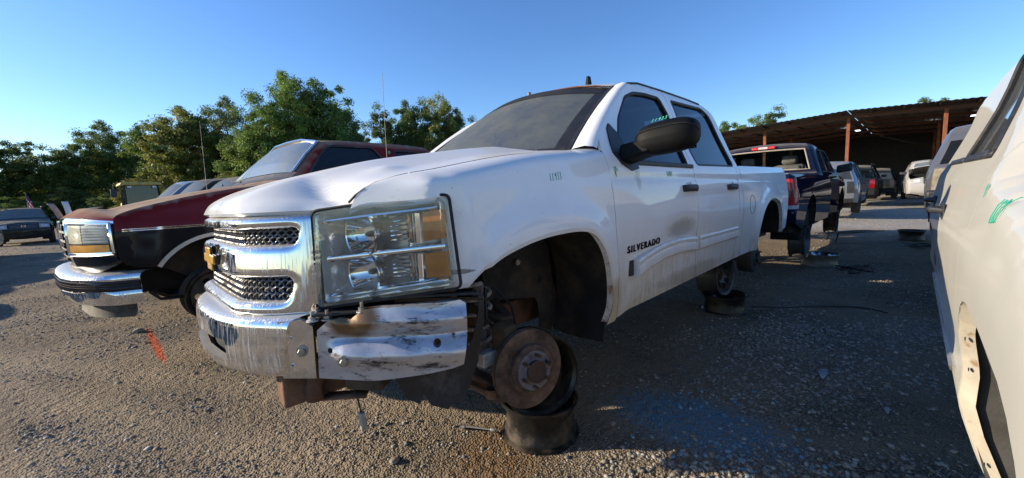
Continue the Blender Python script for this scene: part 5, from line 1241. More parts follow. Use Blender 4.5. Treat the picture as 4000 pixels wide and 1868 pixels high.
# ---------------------------------------------------------------- navy pickup behind the white one (its tail towards the camera)
navy = thing("navy_pickup", "navy blue pickup with red tail lamp and an open door behind the white pickup", "pickup truck", (-9.92, -.04, .27), math.pi)
def build_navy():
    T = navy
    ctrl = [(.85, .45), (.95, .60), (.95, .95), (.85, 1.06), (.4, 1.16), (-.35, 1.27), (-.45, 1.30), (-1.05, 1.76), (-1.2, 1.82), (-1.7, 1.845), (-2.05, 1.84), (-2.20, 1.79), (-2.42, 1.32), (-2.50, 1.27), (-4.72, 1.285), (-4.80, 1.25), (-4.82, .62)]
    c = Car(T, ctrl, [(.35, .93), (.5, .96), (.8, .985), (.95, .99), (1.1, .97), (1.22, .95), (1.28, .925), (1.34, .90), (1.5, .845), (1.72, .77), (1.80, .72), (1.86, .64)], (.4, -4.7, .10), .05, [(0, .12), (3, .10), (4.5, .04), (6.5, .08), (8, .04), (10.5, .04), (11, .03), (12, .02), (14, -.0), (15, .01), (16, .03)], .45, [(0, .48, .48), (-3.6, .48, .47)], M['navy'], .06)
    w2 = rounded([(-1.72, 1.30), (-1.70, 1.70), (-1.98, 1.71), (-2.16, 1.62), (-2.28, 1.30)], .04); w1 = rounded([(-.75, 1.29), (-.80, 1.45), (-1.12, 1.70), (-1.58, 1.72), (-1.60, 1.29)], .04)
    c.sides([-.50, -1.65, -2.46], ["front_fender", "front_door", "rear_door", "bed_side"], [w1, w2], None, M['sideglass'], skip=((1, -1),))
    c.strip("hood", 2.6, 5.8, M['navy']); c.strip("front_face", 0, 2.6, M['plastic']); c.strip("windshield", 6.05, 7.1, M['ws_teal'], -.94, .94); c.strip("roof", 7.1, 11.05, M['navy'], nu=16)
    for u0, u1 in ((-1, -.90), (.90, 1)):
        c.strip("c_pillar", 11.05, 12.1, M['navy'], u0, u1, nu=3); c.strip("a_pillar", 6.05, 7.1, M['navy'], u0, u1, nu=3)
    g = G(); L = [c.S(11.06, u, .006) for u in np.linspace(-.9, .9, 9)] + [c.S(12.08, u, .006) for u in np.linspace(.9, -.9, 9)]; g.tube(L + L[:1], .014, 6, False); g.obj("window_opening_frame", M['tan_trim'], T)
    c.strip("cab_back", 12.08, 12.9, M['navy'])
    c.strip("bed_rail_cover", 12.9, 14.6, M['dusty_bed']); c.strip("tailgate", 15.0, 16, M['navy'], -.84, .84); c.strip("bed_rear_post", 14.6, 16, M['navy'], .84, 1.0, nu=3); c.strip("bed_rear_post", 14.6, 16, M['navy'], -1, -.84, nu=3); c.strip("tailgate_top", 14.6, 15.0, M['navy'], -.84, .84)
    # tail lamps wrap round the corner
    for sg in (1, -1):
        rows = []
        for z in np.linspace(.80, 1.20, 9):
            y = float(c.W(z)) * float(c.plan(-4.8)); rows.append([(-4.62, sg * (y + .002), z), (-4.74, sg * (y + .004), z), (-4.815, sg * (y - .010), z), (-4.845, sg * (y - .045), z), (-4.852, sg * (y - .12), z)])
        tl = G().grid(rows).obj("tail_lamp", M['red_lens'], T)
        for zz in (.80, 1.0): G().grid([[(q[0] - .003, q[1] + sg * .003, q[2]) for q in r] for r in rows if abs(r[0][2] - zz) < .06]).obj("lamp_lens", M['red_dark'] if zz > .9 else M['clear_lens'], tl)
    bt = G(); bt.box((-2.225, 0, 1.80), (.05, .40, .055)); b = bt.obj("brake_lamp", M['red_lens'], T, bevel=.015); G().box((-2.235, 0, 1.80), (.05, .16, .045)).obj("cargo_lamp", M['clear_lens'], b, bevel=.01)
    g = G(); g.box((-4.95, 0, .66), (.16, 1.80, .17)); g.obj("rear_bumper", M['navy_plastic'], T, bevel=.03)
    c.seats([-1.55], 1.02, M['seat']); g = G(); g.box((-2.05, .35, 1.30), (.14, .46, .30)); g.box((-2.05, -.35, 1.30), (.14, .46, .30)); g.obj("rear_seat", M['seat'], T, bevel=.05)
    G().lathe([(.19 + .013 * math.cos(a), .013 * math.sin(a)) for a in np.linspace(0, 2 * math.pi, 9)[:-1]], Matrix.Translation((-.98, .40, 1.28)) @ Matrix.Rotation(R_(-60), 4, 'Y'), 24, True).obj("steering_wheel", M['tan_trim'], T)
    G().box((-.60, 0, 1.17), (.45, 1.5, .2)).obj("dashboard", M['plastic'], T, bevel=.05); c.inner(-.4, -4.6, .45, .70, M['under']); c.liners()
    G().box((.1, 0, .75), (1.0, 1.1, .5)).obj("bay_light_block", M['dark'], T)
    G().box((-1.0, -.95, 1.90), (.4, .3, .02)).obj("roof_debris", M['tan_trim'], T) if False else None
    # opened door, swung out on its front hinge (passenger side)
    dr = bpy.data.objects.new("open_door", None); COL.objects.link(dr); dr.parent = T; dr.location = (-.50, -.96, 0); dr.rotation_euler = (0, 0, R_(180 - 13))
    do = [(0.0, .47), (.0, 1.28), (.10, 1.36), (.52, 1.70), (.72, 1.77), (1.08, 1.78), (1.13, 1.25), (1.13, .47)]; wi = rounded([(.20, 1.30), (.55, 1.66), (.75, 1.72), (1.02, 1.72), (1.05, 1.30)], .04)
    def dm(P):
        y = np.interp(P[:, 1], [.4, .9, 1.25, 1.8], [.0, .03, 0, -.22]); return np.stack([P[:, 0], y, P[:, 1]], 1)
    panel("door_skin", do, [wi], .07, dm, M['navy'], dr, .07, (0, -1, 0)); panel("door_trim", do, [wi], .10, lambda P: dm(P) - np.array((0, .075, 0)), M['plastic'], dr, .0, (0, 1, 0)); panel("door_glass", wi, [], .15, lambda P: dm(P) - np.array((0, .035, 0)), M['sideglass'], dr, 0, (0, -1, 0))
    g = G(); g.hexa([(.12, .03, 1.27), (.22, .03, 1.27), (.22, .28, 1.30), (.12, .28, 1.30), (.12, .03, 1.42), (.22, .03, 1.42), (.22, .28, 1.46), (.12, .28, 1.46)]); g.obj("door_mirror", M['plastic'], dr, bevel=.03)
    for sg in (1, -1): wheel(T, -3.6, sg * .84, .22, .25, .22, sg, False, 'grey_rim', 6); wheel(T, 0, sg * .82, .22, .25, .22, sg, False, 'steel_rim', 6)
    # dangling wires under the front
    for (x, y) in ((-.2, -.9), (.25, -.7), (.45, -.85)): G().tube([(x, y, .55), (x + .03, y - .03, .35), (x - .02, y, .15), (x + .1, y - .06, -.1), (x + .12, y - .02, -.24)], .012, 5).obj("hanging_wire", M['cable'], T)
M['ws_teal'] = glass("teal_windshield", (.30, .45, .48), .35, (.25, .36, .38)); M['dusty_bed'] = plain("dusty_bed", (.24, .21, .17), .85, var=.3); M['red_dark'] = plain("dark_red_lens", (.22, .005, .005), .15, 0, coat=.8)
M['clear_lens'] = plain("clear_lens", (.55, .52, .50), .2, 0, coat=.6); M['navy_plastic'] = plain("blue_black_bumper", (.012, .016, .03), .35, 0, coat=.4)
build_navy()

# ---------------------------------------------------------------- general SUV and saloon, used in several colours
def suv(name, label, loc, rotz, mat, L=4.6, Wd=.92, H=1.75, group=None, glass_='farglass', wheels=(1, 1), hood_up=False, no_glass=False, detail=True, tail='red_lens', rack=False, boxy=0.0, ws_='ws_light'):
    T = thing(name, label, "car", loc, rotz, group); k = L / 4.6; h = H / 1.75
    F = lambda x, z: (x * k, z * h)
    ctrl = [F(.80, .38), F(.90, .48), F(.90, .78), F(.80, .98), F(.35, 1.06), F(-.38, 1.14), F(-.50, 1.17), F(-1.05 + .1 * boxy, 1.62), F(-1.22, 1.69), F(-2.2, 1.74), F(-3.2, 1.70), F(-3.38, 1.62), F(-3.58, 1.15), F(-3.66, 1.05), F(-3.66, .55), F(-3.6, .40)]
    z = lambda v: v * h
    c = Car(T, ctrl, [(z(.3), Wd - .05), (z(.55), Wd - .015), (z(.8), Wd), (z(.98), Wd - .01), (z(1.12), Wd - .045), (z(1.3), Wd - .12), (z(1.55), Wd - .21), (z(1.74), Wd - .28)], (.35 * k, -3.2 * k, .10), .05, [(0, .13), (3, .12), (4, .05), (6, .05), (7, .09), (8, .05), (11, .05), (12, .07), (15, .06)], z(.36), [(0, z(.36), .40), (-2.72 * k, z(.36), .40)], M[mat], .09)
    ws = [rounded([F(*q) for q in p], .04) for p in ([(-.82, 1.20), (-1.18, 1.56), (-1.28, 1.60), (-1.62, 1.61), (-1.64, 1.20)], [(-1.74, 1.20), (-1.72, 1.61), (-2.40, 1.61), (-2.52, 1.50), (-2.58, 1.20)], [(-2.68, 1.21), (-2.62, 1.55), (-2.66, 1.60), (-3.12, 1.58), (-3.34, 1.21)])]
    c.sides([-.55 * k, -1.69 * k, -2.62 * k], ["front_fender", "front_door", "rear_door", "rear_quarter"], ws, None, None if no_glass else M[glass_], seal=False)
    c.strip("front_bumper", 0, 1.9, M['plastic'] if mat in ('grey_paint',) else M[mat]); c.strip("nose", 1.9, 2.9, M['plastic'], -.55, .55, -.01); c.strip("nose_panel", 1.9, 2.9, M[mat], .55, 1); c.strip("nose_panel", 1.9, 2.9, M[mat], -1, -.55)
    if not hood_up: c.strip("hood", 2.9, 5.7, M[mat])
    else:
        hp = bpy.data.objects.new("raised_hood", None); COL.objects.link(hp); hp.parent = T; px, pz = c.S(5.6, 0)[0], c.S(5.6, 0)[2]; hp.location = (px, 0, pz); hp.rotation_euler = (0, R_(-20), 0)
        rows = [[(np.array(c.S(p, u)) - np.array((px, 0, pz))) for u in np.linspace(-1, 1, 9)] for p in np.linspace(2.9, 5.6, 8)]; g = G(); g.grid([[tuple(q) for q in r] for r in rows]); g.obj("hood", M[mat], hp, solid=.03); G().box((.1 * k, 0, .82), (.9, 1.3, .35)).obj("engine", M['under'], T, bevel=.05)
    c.strip("cowl", 5.7, 6.05, M['plastic'])
    if not no_glass: c.strip("windshield", 6.05, 7.1, M[ws_], -.92, .92)
    for u0, u1 in ((-1, -.92), (.92, 1)): c.strip("a_pillar", 6.05, 7.1, M[mat], u0, u1, nu=2); c.strip("d_pillar", 11.3, 12.3, M[mat], -1 if u0 < 0 else .95, -.95 if u0 < 0 else 1, nu=2)
    c.strip("roof", 7.1, 11.3, M[mat]); c.strip("tailgate", 12.3, 14.2, M[mat]); c.strip("rear_bumper", 14.2, 15, M['plastic'])
    if not no_glass: c.strip("rear_glass", 11.3, 12.3, M[glass_], -.95, .95)
    for sg in (1, -1):
        hl = c.strip("headlight", 2.05, 2.75, M['haze_lens'], .58 * sg, .98 * sg, .012, nu=6); c.strip("lamp_glint", 2.2, 2.6, M['clear_lens'], .66 * sg, .90 * sg, .018, nu=4, parent=hl)
        c.strip("tail_lamp", 12.75, 13.7, M[tail], .78 * sg, 1.0 * sg, .012, nu=4)
        g = G(); g.hexa([F(-.78, 1.14)[:1] + (sg * (Wd - .04), z(1.15)), (-.66 * k, sg * (Wd - .04), z(1.15)), (-.68 * k, sg * (Wd + .15), z(1.16)), (-.78 * k, sg * (Wd + .15), z(1.16)), (-.78 * k, sg * (Wd - .04), z(1.27)), (-.68 * k, sg * (Wd - .04), z(1.27)), (-.70 * k, sg * (Wd + .15), z(1.28)), (-.78 * k, sg * (Wd + .15), z(1.28))]); g.obj("door_mirror", M['plastic'], T, bevel=.03)
        for hx in (-1.5, -2.45): G().box((hx * k, sg * (float(c.W(z(.98))) + .012), z(.98)), (.16, .03, .03)).obj("door_handle", M['plastic'], T, bevel=.008)
        if rack: G().tube([(-1.3 * k, sg * (Wd - .3), z(1.76)), (-1.4 * k, sg * (Wd - .3), z(1.81)), (-3.0 * k, sg * (Wd - .3), z(1.80)), (-3.1 * k, sg * (Wd - .3), z(1.75))], .02, 6).obj("roof_rail", M['plastic'], T)
        for wx, on in ((0, wheels[0]), (-2.72 * k, wheels[1])):
            if on: wheel(T, wx, sg * (Wd - .12), .345, .345, .22, sg, True, 'grey_rim', 6)
            else: G().lathe([(.04, -.05), (.15, -.04), (.15, .0), (.07, .01), (.06, .05), (0, .05)], Matrix.Translation((wx, sg * (Wd - .16), .33)) @ Matrix.Rotation(R_(-90 * sg), 4, 'X'), 20).obj("brake_disc", M['rust_rotor'], T)
    for p in (2.15, 2.4, 2.65): c.strip("grille_bar", p, p + .07, M['hub'], -.5, .5, .006, nu=8)
    c.inner(-.45, -2.3 * k, z(.34), z(.56)); G().box((.1, 0, z(.66)), (1.0, Wd * 1.2, .45)).obj("bay_light_block", M['dark'], T); G().box((-3.15 * k, 0, z(.6)), (.7, Wd * 1.4, .3)).obj("boot_floor", M['dark'], T); c.liners(); c.seats([-1.25 * k, -2.15 * k], z(.97))
    return T, c

def saloon(name, label, loc, rotz, mat, group=None, L=4.7, wheels=(1, 1), rim='grey_rim', raised=False):
    T = thing(name, label, "car", loc, rotz, group); k = L / 4.7; F = lambda x, z: (x * k, z)
    ctrl = [F(.82, .30), F(.90, .40), F(.90, .58), F(.80, .72), F(.30, .84), F(-.40, .95), F(-.50, .98), F(-1.25, 1.36), F(-1.42, 1.41), F(-2.0, 1.435), F(-2.5, 1.40), F(-2.65, 1.36), F(-3.15, 1.03), F(-3.3, 1.0), F(-3.68, .97), F(-3.75, .88), F(-3.76, .5), F(-3.7, .32)]
    c = Car(T, ctrl, [(.25, .84), (.45, .88), (.7, .895), (.88, .88), (.96, .85), (1.1, .78), (1.3, .68), (1.43, .60)], (.35, -3.3 * k, .10), .05, [(0, .14), (3, .12), (5, .04), (7, .08), (9, .05), (12, .07), (14, .04), (17, .08)], .28, [(0, .33, .37), (-2.75 * k, .33, .37)], M[mat], .09)
    ws = [rounded([F(*q) for q in p], .04) for p in ([(-.85, 1.0), (-1.38, 1.30), (-1.50, 1.33), (-1.70, 1.34), (-1.72, 1.0)], [(-1.80, 1.0), (-1.78, 1.34), (-2.40, 1.31), (-2.60, 1.20), (-2.75, 1.02)])]
    c.sides([-.60 * k, -1.76 * k, -2.6 * k], ["front_fender", "front_door", "rear_door", "rear_quarter"], ws, None, M['farglass'], seal=False)
    for nm, a, b, mm in (("front_bumper", 0, 2.2, mat), ("nose", 2.2, 2.9, mat), ("hood", 2.9, 5.8, mat), ("windshield", 6.05, 7.1, 'ws_light'), ("roof", 7.1, 11.2, mat), ("rear_glass", 11.2, 12.2, 'farglass'), ("boot_lid", 12.2, 15, mat), ("rear_bumper", 15, 17, mat)): c.strip(nm, a, b, M[mm])
    c.strip("cowl", 5.8, 6.05, M['plastic'])
    for sg in (1, -1):
        c.strip("headlight", 2.1, 2.8, M['haze_lens'], .55 * sg, .97 * sg, .012, nu=5); c.strip("tail_lamp", 14.9, 15.7, M['red_lens'], .55 * sg, .98 * sg, .012, nu=5)
        for wx, on in ((0, wheels[0]), (-2.75 * k, wheels[1])):
            if on: wheel(T, wx, sg * .79, .32, .32, .21, sg, True, rim, 7)
        G().box((-.78, sg * .93, 1.05), (.12, .16, .11)).obj("door_mirror", M['plastic'], T, bevel=.03)
    c.inner(-.4, -2.3 * k, .28, .48); G().box((.1, 0, .5), (1.0, 1.0, .35)).obj("bay_light_block", M['dark'], T); G().box((-3.3, 0, .55), (.7, 1.3, .3)).obj("boot_floor", M['dark'], T); c.liners(); c.seats([-1.4, -2.2], .80)
    return T, c

# far down the aisle, left row
suv("grey_suv", "grey blue SUV standing just beyond the navy pickup's open door", (-19.1, -.10, .22), math.pi, 'grey_paint', wheels=(0, 1), tail='plastic')
suv("dark_suv", "dark SUV with red tail lamps and no rear glass in the far left row", (-26.4, .02, .18), math.pi, 'green_dark', no_glass=True, wheels=(0, 0), rack=True, tail='red_dark')
suv("dark_green_suv", "dark green car at the end of the left row in front of the shed", (-32.0, .50, .1), math.pi, 'green_dark', H=1.7, tail='plastic')
# right row
suv("silver_suv", "silver SUV with its tail lamp removed behind the off white car", (-12.2, 3.45, .36), math.pi - .09, 'silver', L=4.9, Wd=.98, H=1.9, glass_='dark_glass', wheels=(0, 0), tail='lamp_hole', boxy=1)
saloon("blue_saloon", "blue saloon partly hidden behind the off white car", (-4.9, 3.14, .15), 0, 'blue', wheels=(0, 0))
suv("white_suv", "white SUV with raised hood and dented nose facing the aisle", (-22.8, 2.72, .25), R_(3), 'silver_white', hood_up=True, wheels=(0, 1), Wd=.95)
# row beyond the burgundy pickup
suv("dusty_suv", "black SUV with dusty windshield next beyond the burgundy pickup", (.80, -5.5, .25), R_(5), 'black_paint', L=3.8, Wd=.95, H=1.68, wheels=(0, 0), ws_='ws')
suv("dusty_suv", "black SUV second beyond the burgundy pickup", (.90, -8.0, .33), R_(5), 'green_dark', L=4.0, Wd=.95, H=1.70, wheels=(0, 0), ws_='ws')
suv("dusty_suv", "grey SUV third beyond the burgundy pickup", (1.0, -10.6, .42), R_(5), 'grey_paint', L=4.0, Wd=.95, H=1.70, wheels=(0, 0), ws_='ws')
# left background
S1, c1 = suv("dark_suv", "dark SUV facing the camera at the left edge", (4.55, -29.3, 0), R_(95), 'black_paint', L=4.75, Wd=.98, H=1.82, rack=True, ws_='ws')
g = G(); g.beam((.06, -.10, 0), (.045, .10, 0), .02, .03); g.beam((.0, 0, 0), (.1, 0, 0), .02, .03)
e = G(); 
for (a, b) in (((-.07, -.05), (-.05, .06)), ((.07, -.05), (.05, .06)), ((-.055, 0), (.055, 0))): e.beam((1.02, a[0], .93 + a[1]), (1.02, b[0], .93 + b[1]), .02, .02, (1, 0, 0))
e.obj("badge", M['chrome_clean'], S1)
saloon("black_saloon", "black saloon with bright alloy wheels behind the dark SUV facing the camera", (3.0, -36.6, 0), R_(10), 'black_paint', rim='alloy')
# vehicles of the facing row, outside the picture on the left, whose shadows fall across the yard
for k, (x, y, m_) in enumerate(((5.9, -7.0, 'silver'), (5.7, -10.2, 'grey_paint'), (5.5, -14.6, 'white_plain'), (5.3, -18.0, 'black_paint'), (5.3, -21.6, 'tan'))):
    suv("parked_suv", ("silver", "grey", "white", "black", "tan")[k] + " SUV in the facing row left of the picture", (x, y, .1), R_(180), m_, H=1.7, group="vehicles of the facing row")
M_ = M

# wrecked panels and a small flag by the black saloon
def bent_panel(name, label, base, tip, w, mat):
    g = G(); b, t = Vector(base), Vector(tip); r = Vector((.9, .4, 0)); g.grid([[tuple(b.lerp(t, k / 5) + r * (w * (u - .5)) + Vector((0, 0, .12 * math.sin(k / 5 * 3)))) for u in (0, .5, 1)] for k in range(6)]); tag(g.obj(name, mat, None, solid=.02), label, "car panel")
bent_panel("loose_hood", "pale red hood panel propped upright on the black saloon", (3.75, -37.0, 1.1), (4.15, -37.2, 2.1), .3, M['faded_red'] if 'faded_red' in M else M['tan'])
bent_panel("loose_hood", "white hood panel propped upright on the black saloon", (3.35, -37.0, 1.1), (3.5, -37.2, 2.2), .3, M['white_plain'])
bent_panel("loose_fender", "white fender leaning low over the black saloon's roof", (3.3, -37.0, 1.2), (2.0, -37.0, 1.75), .5, M['white_plain'])
fl = thing("flag", "small striped flag on a thin pole behind the dark SUV at left", "flag", (4.85, -35.0, 0))
G().tube([(0, 0, 0), (0, 0, 2.75)], .02, 6).obj("pole", M['hub'], fl)
for k in range(5): G().grid([[(.02 - .10 * u, .05 * math.sin(4 * u + k), 2.72 - .13 * k - .13 * v - .25 * u) for u in np.linspace(0, 2.2, 6)] for v in (0, 1)]).obj("stripe", M['flag_blue'] if k == 0 else (M['flag_red'] if k % 2 else M['flag_white']), fl)

# ---------------------------------------------------------------- wheel loader cab among the trees
ld = thing("wheel_loader", "yellow roofed machine cab standing in front of the trees", "loader", (-.1, -34.5, 0), R_(95))
def build_loader():
    T = ld
    for sx in (.8, -.8):
        for sy in (.85, -.85): G().beam((sx, sy, 1.5), (sx * .92, sy * .92, 3.05), .09, .09).obj("cab_post", M['black_paint'], T)
    G().grid([[(.80 * (1 - .02 * k), y * (1 - .02 * k), z) for y in (-.82, .82)] for k, z in enumerate((1.6, 3.0))]).obj("front_glass", M['sideglass'], T); G().grid([[(x, .84, z) for x in (-.76, .76)] for z in (1.6, 3.0)]).obj("side_glass", M['sideglass'], T); G().grid([[(x, -.84, z) for x in (-.76, .76)] for z in (1.6, 3.0)]).obj("side_glass", M['sideglass'], T)
    g = G(); g.hexa([(1.05, -1.05, 3.05), (-1.0, -1.05, 3.05), (-1.0, 1.05, 3.05), (1.05, 1.05, 3.05), (.95, -.95, 3.24), (-.9, -.95, 3.24), (-.9, .95, 3.24), (.95, .95, 3.24)]); g.obj("cab_roof", M['yellow'], T, bevel=.04)
    G().box((0, 0, 1.25), (2.2, 1.9, .6)).obj("cab_base", M['yellow'], T, bevel=.06); G().box((-2.0, 0, 1.5), (2.2, 1.5, 1.0)).obj("engine_cover", M['yellow'], T, bevel=.12)
    for sx in (1.6, -1.9):
        for sy in (1.0, -1.0): wheel(T, sx, sy, .75, .75, .5, 1 if sy > 0 else -1, True, 'yellow', 5)
    for sy in (.75, -.75): G().beam((1.0, sy, 1.3), (2.8, sy, .9), .16, .3).obj("lift_arm", M['yellow'], T)
    g = G(); g.extrude([(2.7, .2), (3.6, .15), (3.5, .9), (2.8, 1.1)], lambda u, v, d: (u, d, v), -1.3, 1.3); g.obj("bucket", M['rust'], T)
    for sy in (1.35, -1.35): m = G().tube([(.9, sy * .75, 2.95), (1.0, sy, 2.95), (1.0, sy, 2.5)], .02, 5).obj("mirror_bracket", M['plastic'], T); G().box((1.0, sy, 2.55), (.08, .3, .5)).obj("mirror", M['plastic'], T, bevel=.03)
    G().box((-.2, 0, 2.1), (.5, .6, .9)).obj("operator_seat", M['dark'], T, bevel=.1)
    for sy in (-.6, .6): G().box((.98, sy, 2.92), (.1, .2, .12)).obj("work_lamp", M['clear_lens'], T, bevel=.02)
build_loader()

# ---------------------------------------------------------------- open shed
shed = thing("open_shed", "open sided shed with rust red posts and a low tin roof behind the aisle", "shed", (-29.5, -.8, 0))
def build_shed():
    T = shed; H = 5.08; pitch = -.045; Lx = 18.0
    zr = lambda y: H + pitch * abs(y)
    for y in (-12.6, -8.4, -4.2, 0, 3.85, 8.0):
        for x in (0, -8, -16):
            if x == 0 or y in (-12.6, -4.2, 3.85): G().box((x, y, zr(y) / 2 - .12), (.16, .16, zr(y) - .24)).obj("post", M['steel_post'], T, bevel=.01)
    for x in (0, -4, -8, -12, -16):
        for sg, y1 in ((-1, -15), (1, 11.5)): G().beam((x, 0, H - .20), (x, y1, zr(y1) - .20), .10, .20).obj("rafter", M['rafter'], T)
    y = -14.6
    while y < 11.4:
        G().beam((1.0, y, zr(y) - .055), (-Lx - .4, y, zr(y) - .055), .07, .09).obj("purlin", M['steel_dark'], T); y += 1.30
    # corrugated roof sheets
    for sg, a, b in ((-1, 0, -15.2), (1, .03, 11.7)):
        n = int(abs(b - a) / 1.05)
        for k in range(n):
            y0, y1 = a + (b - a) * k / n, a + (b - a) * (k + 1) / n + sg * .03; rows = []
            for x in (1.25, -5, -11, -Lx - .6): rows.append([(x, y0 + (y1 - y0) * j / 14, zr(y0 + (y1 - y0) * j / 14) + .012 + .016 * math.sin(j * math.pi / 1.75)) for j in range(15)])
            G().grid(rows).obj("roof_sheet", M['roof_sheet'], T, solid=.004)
    for (x, y) in ((-9, -1.0), (-10.5, -.4), (-9, 3.6), (-6, 5.2)): G().box((x, y, zr(y) - .16), (.9, .28, .02)).obj("skylight", M['skylight'], T)
    # dark sheets added at back and sides so the shed's inside stays black
    for k in range(18): G().box((-Lx - .3, -14.4 + k * 1.45, (zr(-14.4 + k * 1.45) - .05) / 2), (.05, 1.46, zr(-14.4 + k * 1.45) - .05)).obj("blackout_sheet", M['shed_blackout'], T)
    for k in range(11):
        G().box((-Lx + k * 1.45, -15.0, 2.1), (1.44, .05, 4.2)).obj("blackout_sheet", M['shed_blackout'], T); G().box((-Lx + k * 1.45, 11.6, 2.1), (1.44, .05, 4.2)).obj("blackout_sheet", M['shed_blackout'], T)
build_shed()
# ---------------------------------------------------------------- trees
def crown_mesh(name, seed, H, Rr, mat, n=4200, base=.22, leaf=.125, columns=1, sparse=.0):
    """leaf-sized faces clumped round random limbs; light and dark tints come from the clumps"""
    rng = np.random.RandomState(seed); cl = []
    m = 120; lobes = []
    for k in range(9):   # uneven leading limbs, each with its own head of foliage
        a = rng.uniform(0, 6.283); q = Rr * rng.uniform(.15, .72); top = H * (1.0 if k == 0 else rng.uniform(.62, .97)); lobes.append((q * math.cos(a) * (k > 0), q * math.sin(a) * (k > 0), top, Rr * rng.uniform(.30, .52), top * rng.uniform(.28, .5)))
    for k in range(m):
        lx, ly, top, lr, lh = lobes[rng.randint(0, len(lobes))]; t = rng.rand(); a = rng.uniform(0, 6.283); rad = lr * math.sin(math.acos(min(1, max(-1, 1 - 2 * t)))) * (.7 + .5 * rng.rand())
        z = max(H * base * rng.uniform(.5, 1), top - lh * 2 * (1 - t)); cl.append((lx + rad * math.cos(a), ly + rad * math.sin(a), z, Rr * rng.uniform(.10, .24), rng.rand()))
    cl = np.array(cl); w = rng.randint(0, m, n); d = rng.normal(0, 1, (n, 3)); d /= np.linalg.norm(d, axis=1)[:, None]; rr = cl[w, 3] * (.25 + 1.15 * rng.rand(n)**.8)
    P = cl[w, :3] + d * rr[:, None] * np.array((1, 1, .72)); P[:, 2] = np.maximum(P[:, 2], H * .06)
    # each leaf clump: a bent quad
    nrm = d * .7 + rng.normal(0, .55, (n, 3)) + np.array((0, 0, .35)); nrm /= np.linalg.norm(nrm, axis=1)[:, None]
    a = np.cross(nrm, rng.normal(0, 1, (n, 3))); a /= np.linalg.norm(a, axis=1)[:, None]; b = np.cross(nrm, a); s = leaf * rng.uniform(.45, 1.15, (n, 1)); e = rng.uniform(.45, .9, (n, 1))
    V = np.stack([P - a * s, P - b * s * e * .6 + nrm * s * .12, P + a * s, P + b * s * e * .6 + nrm * s * .12], 1).reshape(-1, 3)
    idx = np.arange(n)[:, None] * 4; Q = np.concatenate([idx, idx + 1, idx + 2, idx + 3], 1)
    tint = np.clip(cl[w, 4] * .55 + rng.rand(n) * .45, 0, 1); col = np.repeat(np.stack([tint] * 3, 1), 4, 0)
    return fastmesh(name, V, Q, mat, False, col)

def trunk_mesh(name, seed, H, Rr):
    rng = np.random.RandomState(seed); g = G(); lean = rng.uniform(-.03, .03, 2)
    g.tube([(lean[0] * z, lean[1] * z, z) for z in np.linspace(-.1, H * .86, 7)], [H * .017 * (1 - .13 * k) for k in range(7)], 8)
    for k in range(9):
        z0 = H * rng.uniform(.22, .75); a = rng.uniform(0, 6.283); L = Rr * rng.uniform(.5, .95); p0 = Vector((lean[0] * z0, lean[1] * z0, z0)); p1 = p0 + Vector((math.cos(a) * L * .55, math.sin(a) * L * .55, L * .42)); p2 = p0 + Vector((math.cos(a) * L, math.sin(a) * L, L * .95)); g.tube([p0, p1, p2], [H * .006, H * .004, H * .0015], 5)
    return mesh(name, g.v, g.f, M['bark'])

KINDS_T = []
for k, (H, Rr, mt_, n, base) in enumerate(((11, 2.9, 'leaf', 28000, .12), (10, 2.6, 'leaf_dark', 27000, .10), (12, 3.4, 'leaf', 32000, .14), (10.5, 2.4, 'leaf_dark', 24000, .10), (9, 2.3, 'leaf_gold', 22000, .12), (13, 3.0, 'leaf', 31000, .16))):
    KINDS_T.append((crown_mesh("crown", 20 + k, H, Rr, M[mt_], n, base), trunk_mesh("trunk", 40 + k, H, Rr), H))
def tree(kind, x, y, h, rot, label, name="tree", group="trees of the wood behind the yard", sxy=1.0):
    cm, tm, H = KINDS_T[kind]; o = thing(name, label, "tree", (x, y, 0), rot, group); s = h / H; o.scale = (s * sxy, s * sxy, s)
    link("crown", cm, None, o); link("trunk", tm, None, o); return o
CAMP = np.array((1.242, 2.021)); FW = np.array((-.698, -.706)) / .9928; RT = np.array((-.706, .706)) / .9985
def at(px, D):   # ground point under photograph column px at depth D
    q = CAMP + FW * D / .993 + RT * (px - 2000) / 1551 * D; return float(q[0]), float(q[1])
rng = random.Random(5)
front = [  # column, depth, height, kind, width
    (-260, 44, 11.5, 1, 1.1), (-60, 43, 10.6, 3, 1.1), (70, 46, 10.0, 1, 1.1), (200, 47, 9.9, 0, 1.1), (330, 48, 10.3, 3, 1.0), (440, 50, 12.3, 2, 1.0), (560, 50, 12.0, 1, 1.0), (660, 48, 12.2, 0, 1.05), (745, 43, 11.6, 4, 1.1), (840, 44, 12.6, 0, .95), (930, 47, 13.6, 2, .85), (1010, 40, 11.3, 0, 1.0), (1080, 39, 12.6, 5, 1.0), (1160, 41, 14.2, 2, .9), (1235, 42, 14.6, 5, .95), (1300, 43, 14.2, 1, .9), (1355, 45, 12.4, 3, .85), (1425, 47, 10.2, 1, .7), (1520, 50, 12.9, 3, .75), (1600, 52, 13.8, 1, .75), (1670, 52, 13.8, 3, .8), (1740, 52, 14.0, 4, .75), (1800, 54, 12.9, 1, .75), (1880, 54, 11.6, 3, .85), (1980, 55, 10.5, 1, 1.0)]
ORD = 'first second third fourth fifth sixth seventh eighth ninth tenth eleventh twelfth thirteenth fourteenth fifteenth sixteenth seventeenth eighteenth nineteenth twentieth twenty-first twenty-second twenty-third twenty-fourth twenty-fifth'.split()
WORDS = ("leafy green", "dense dark green", "tall spreading green", "narrow dark green", "yellowing autumn", "tall bright green")
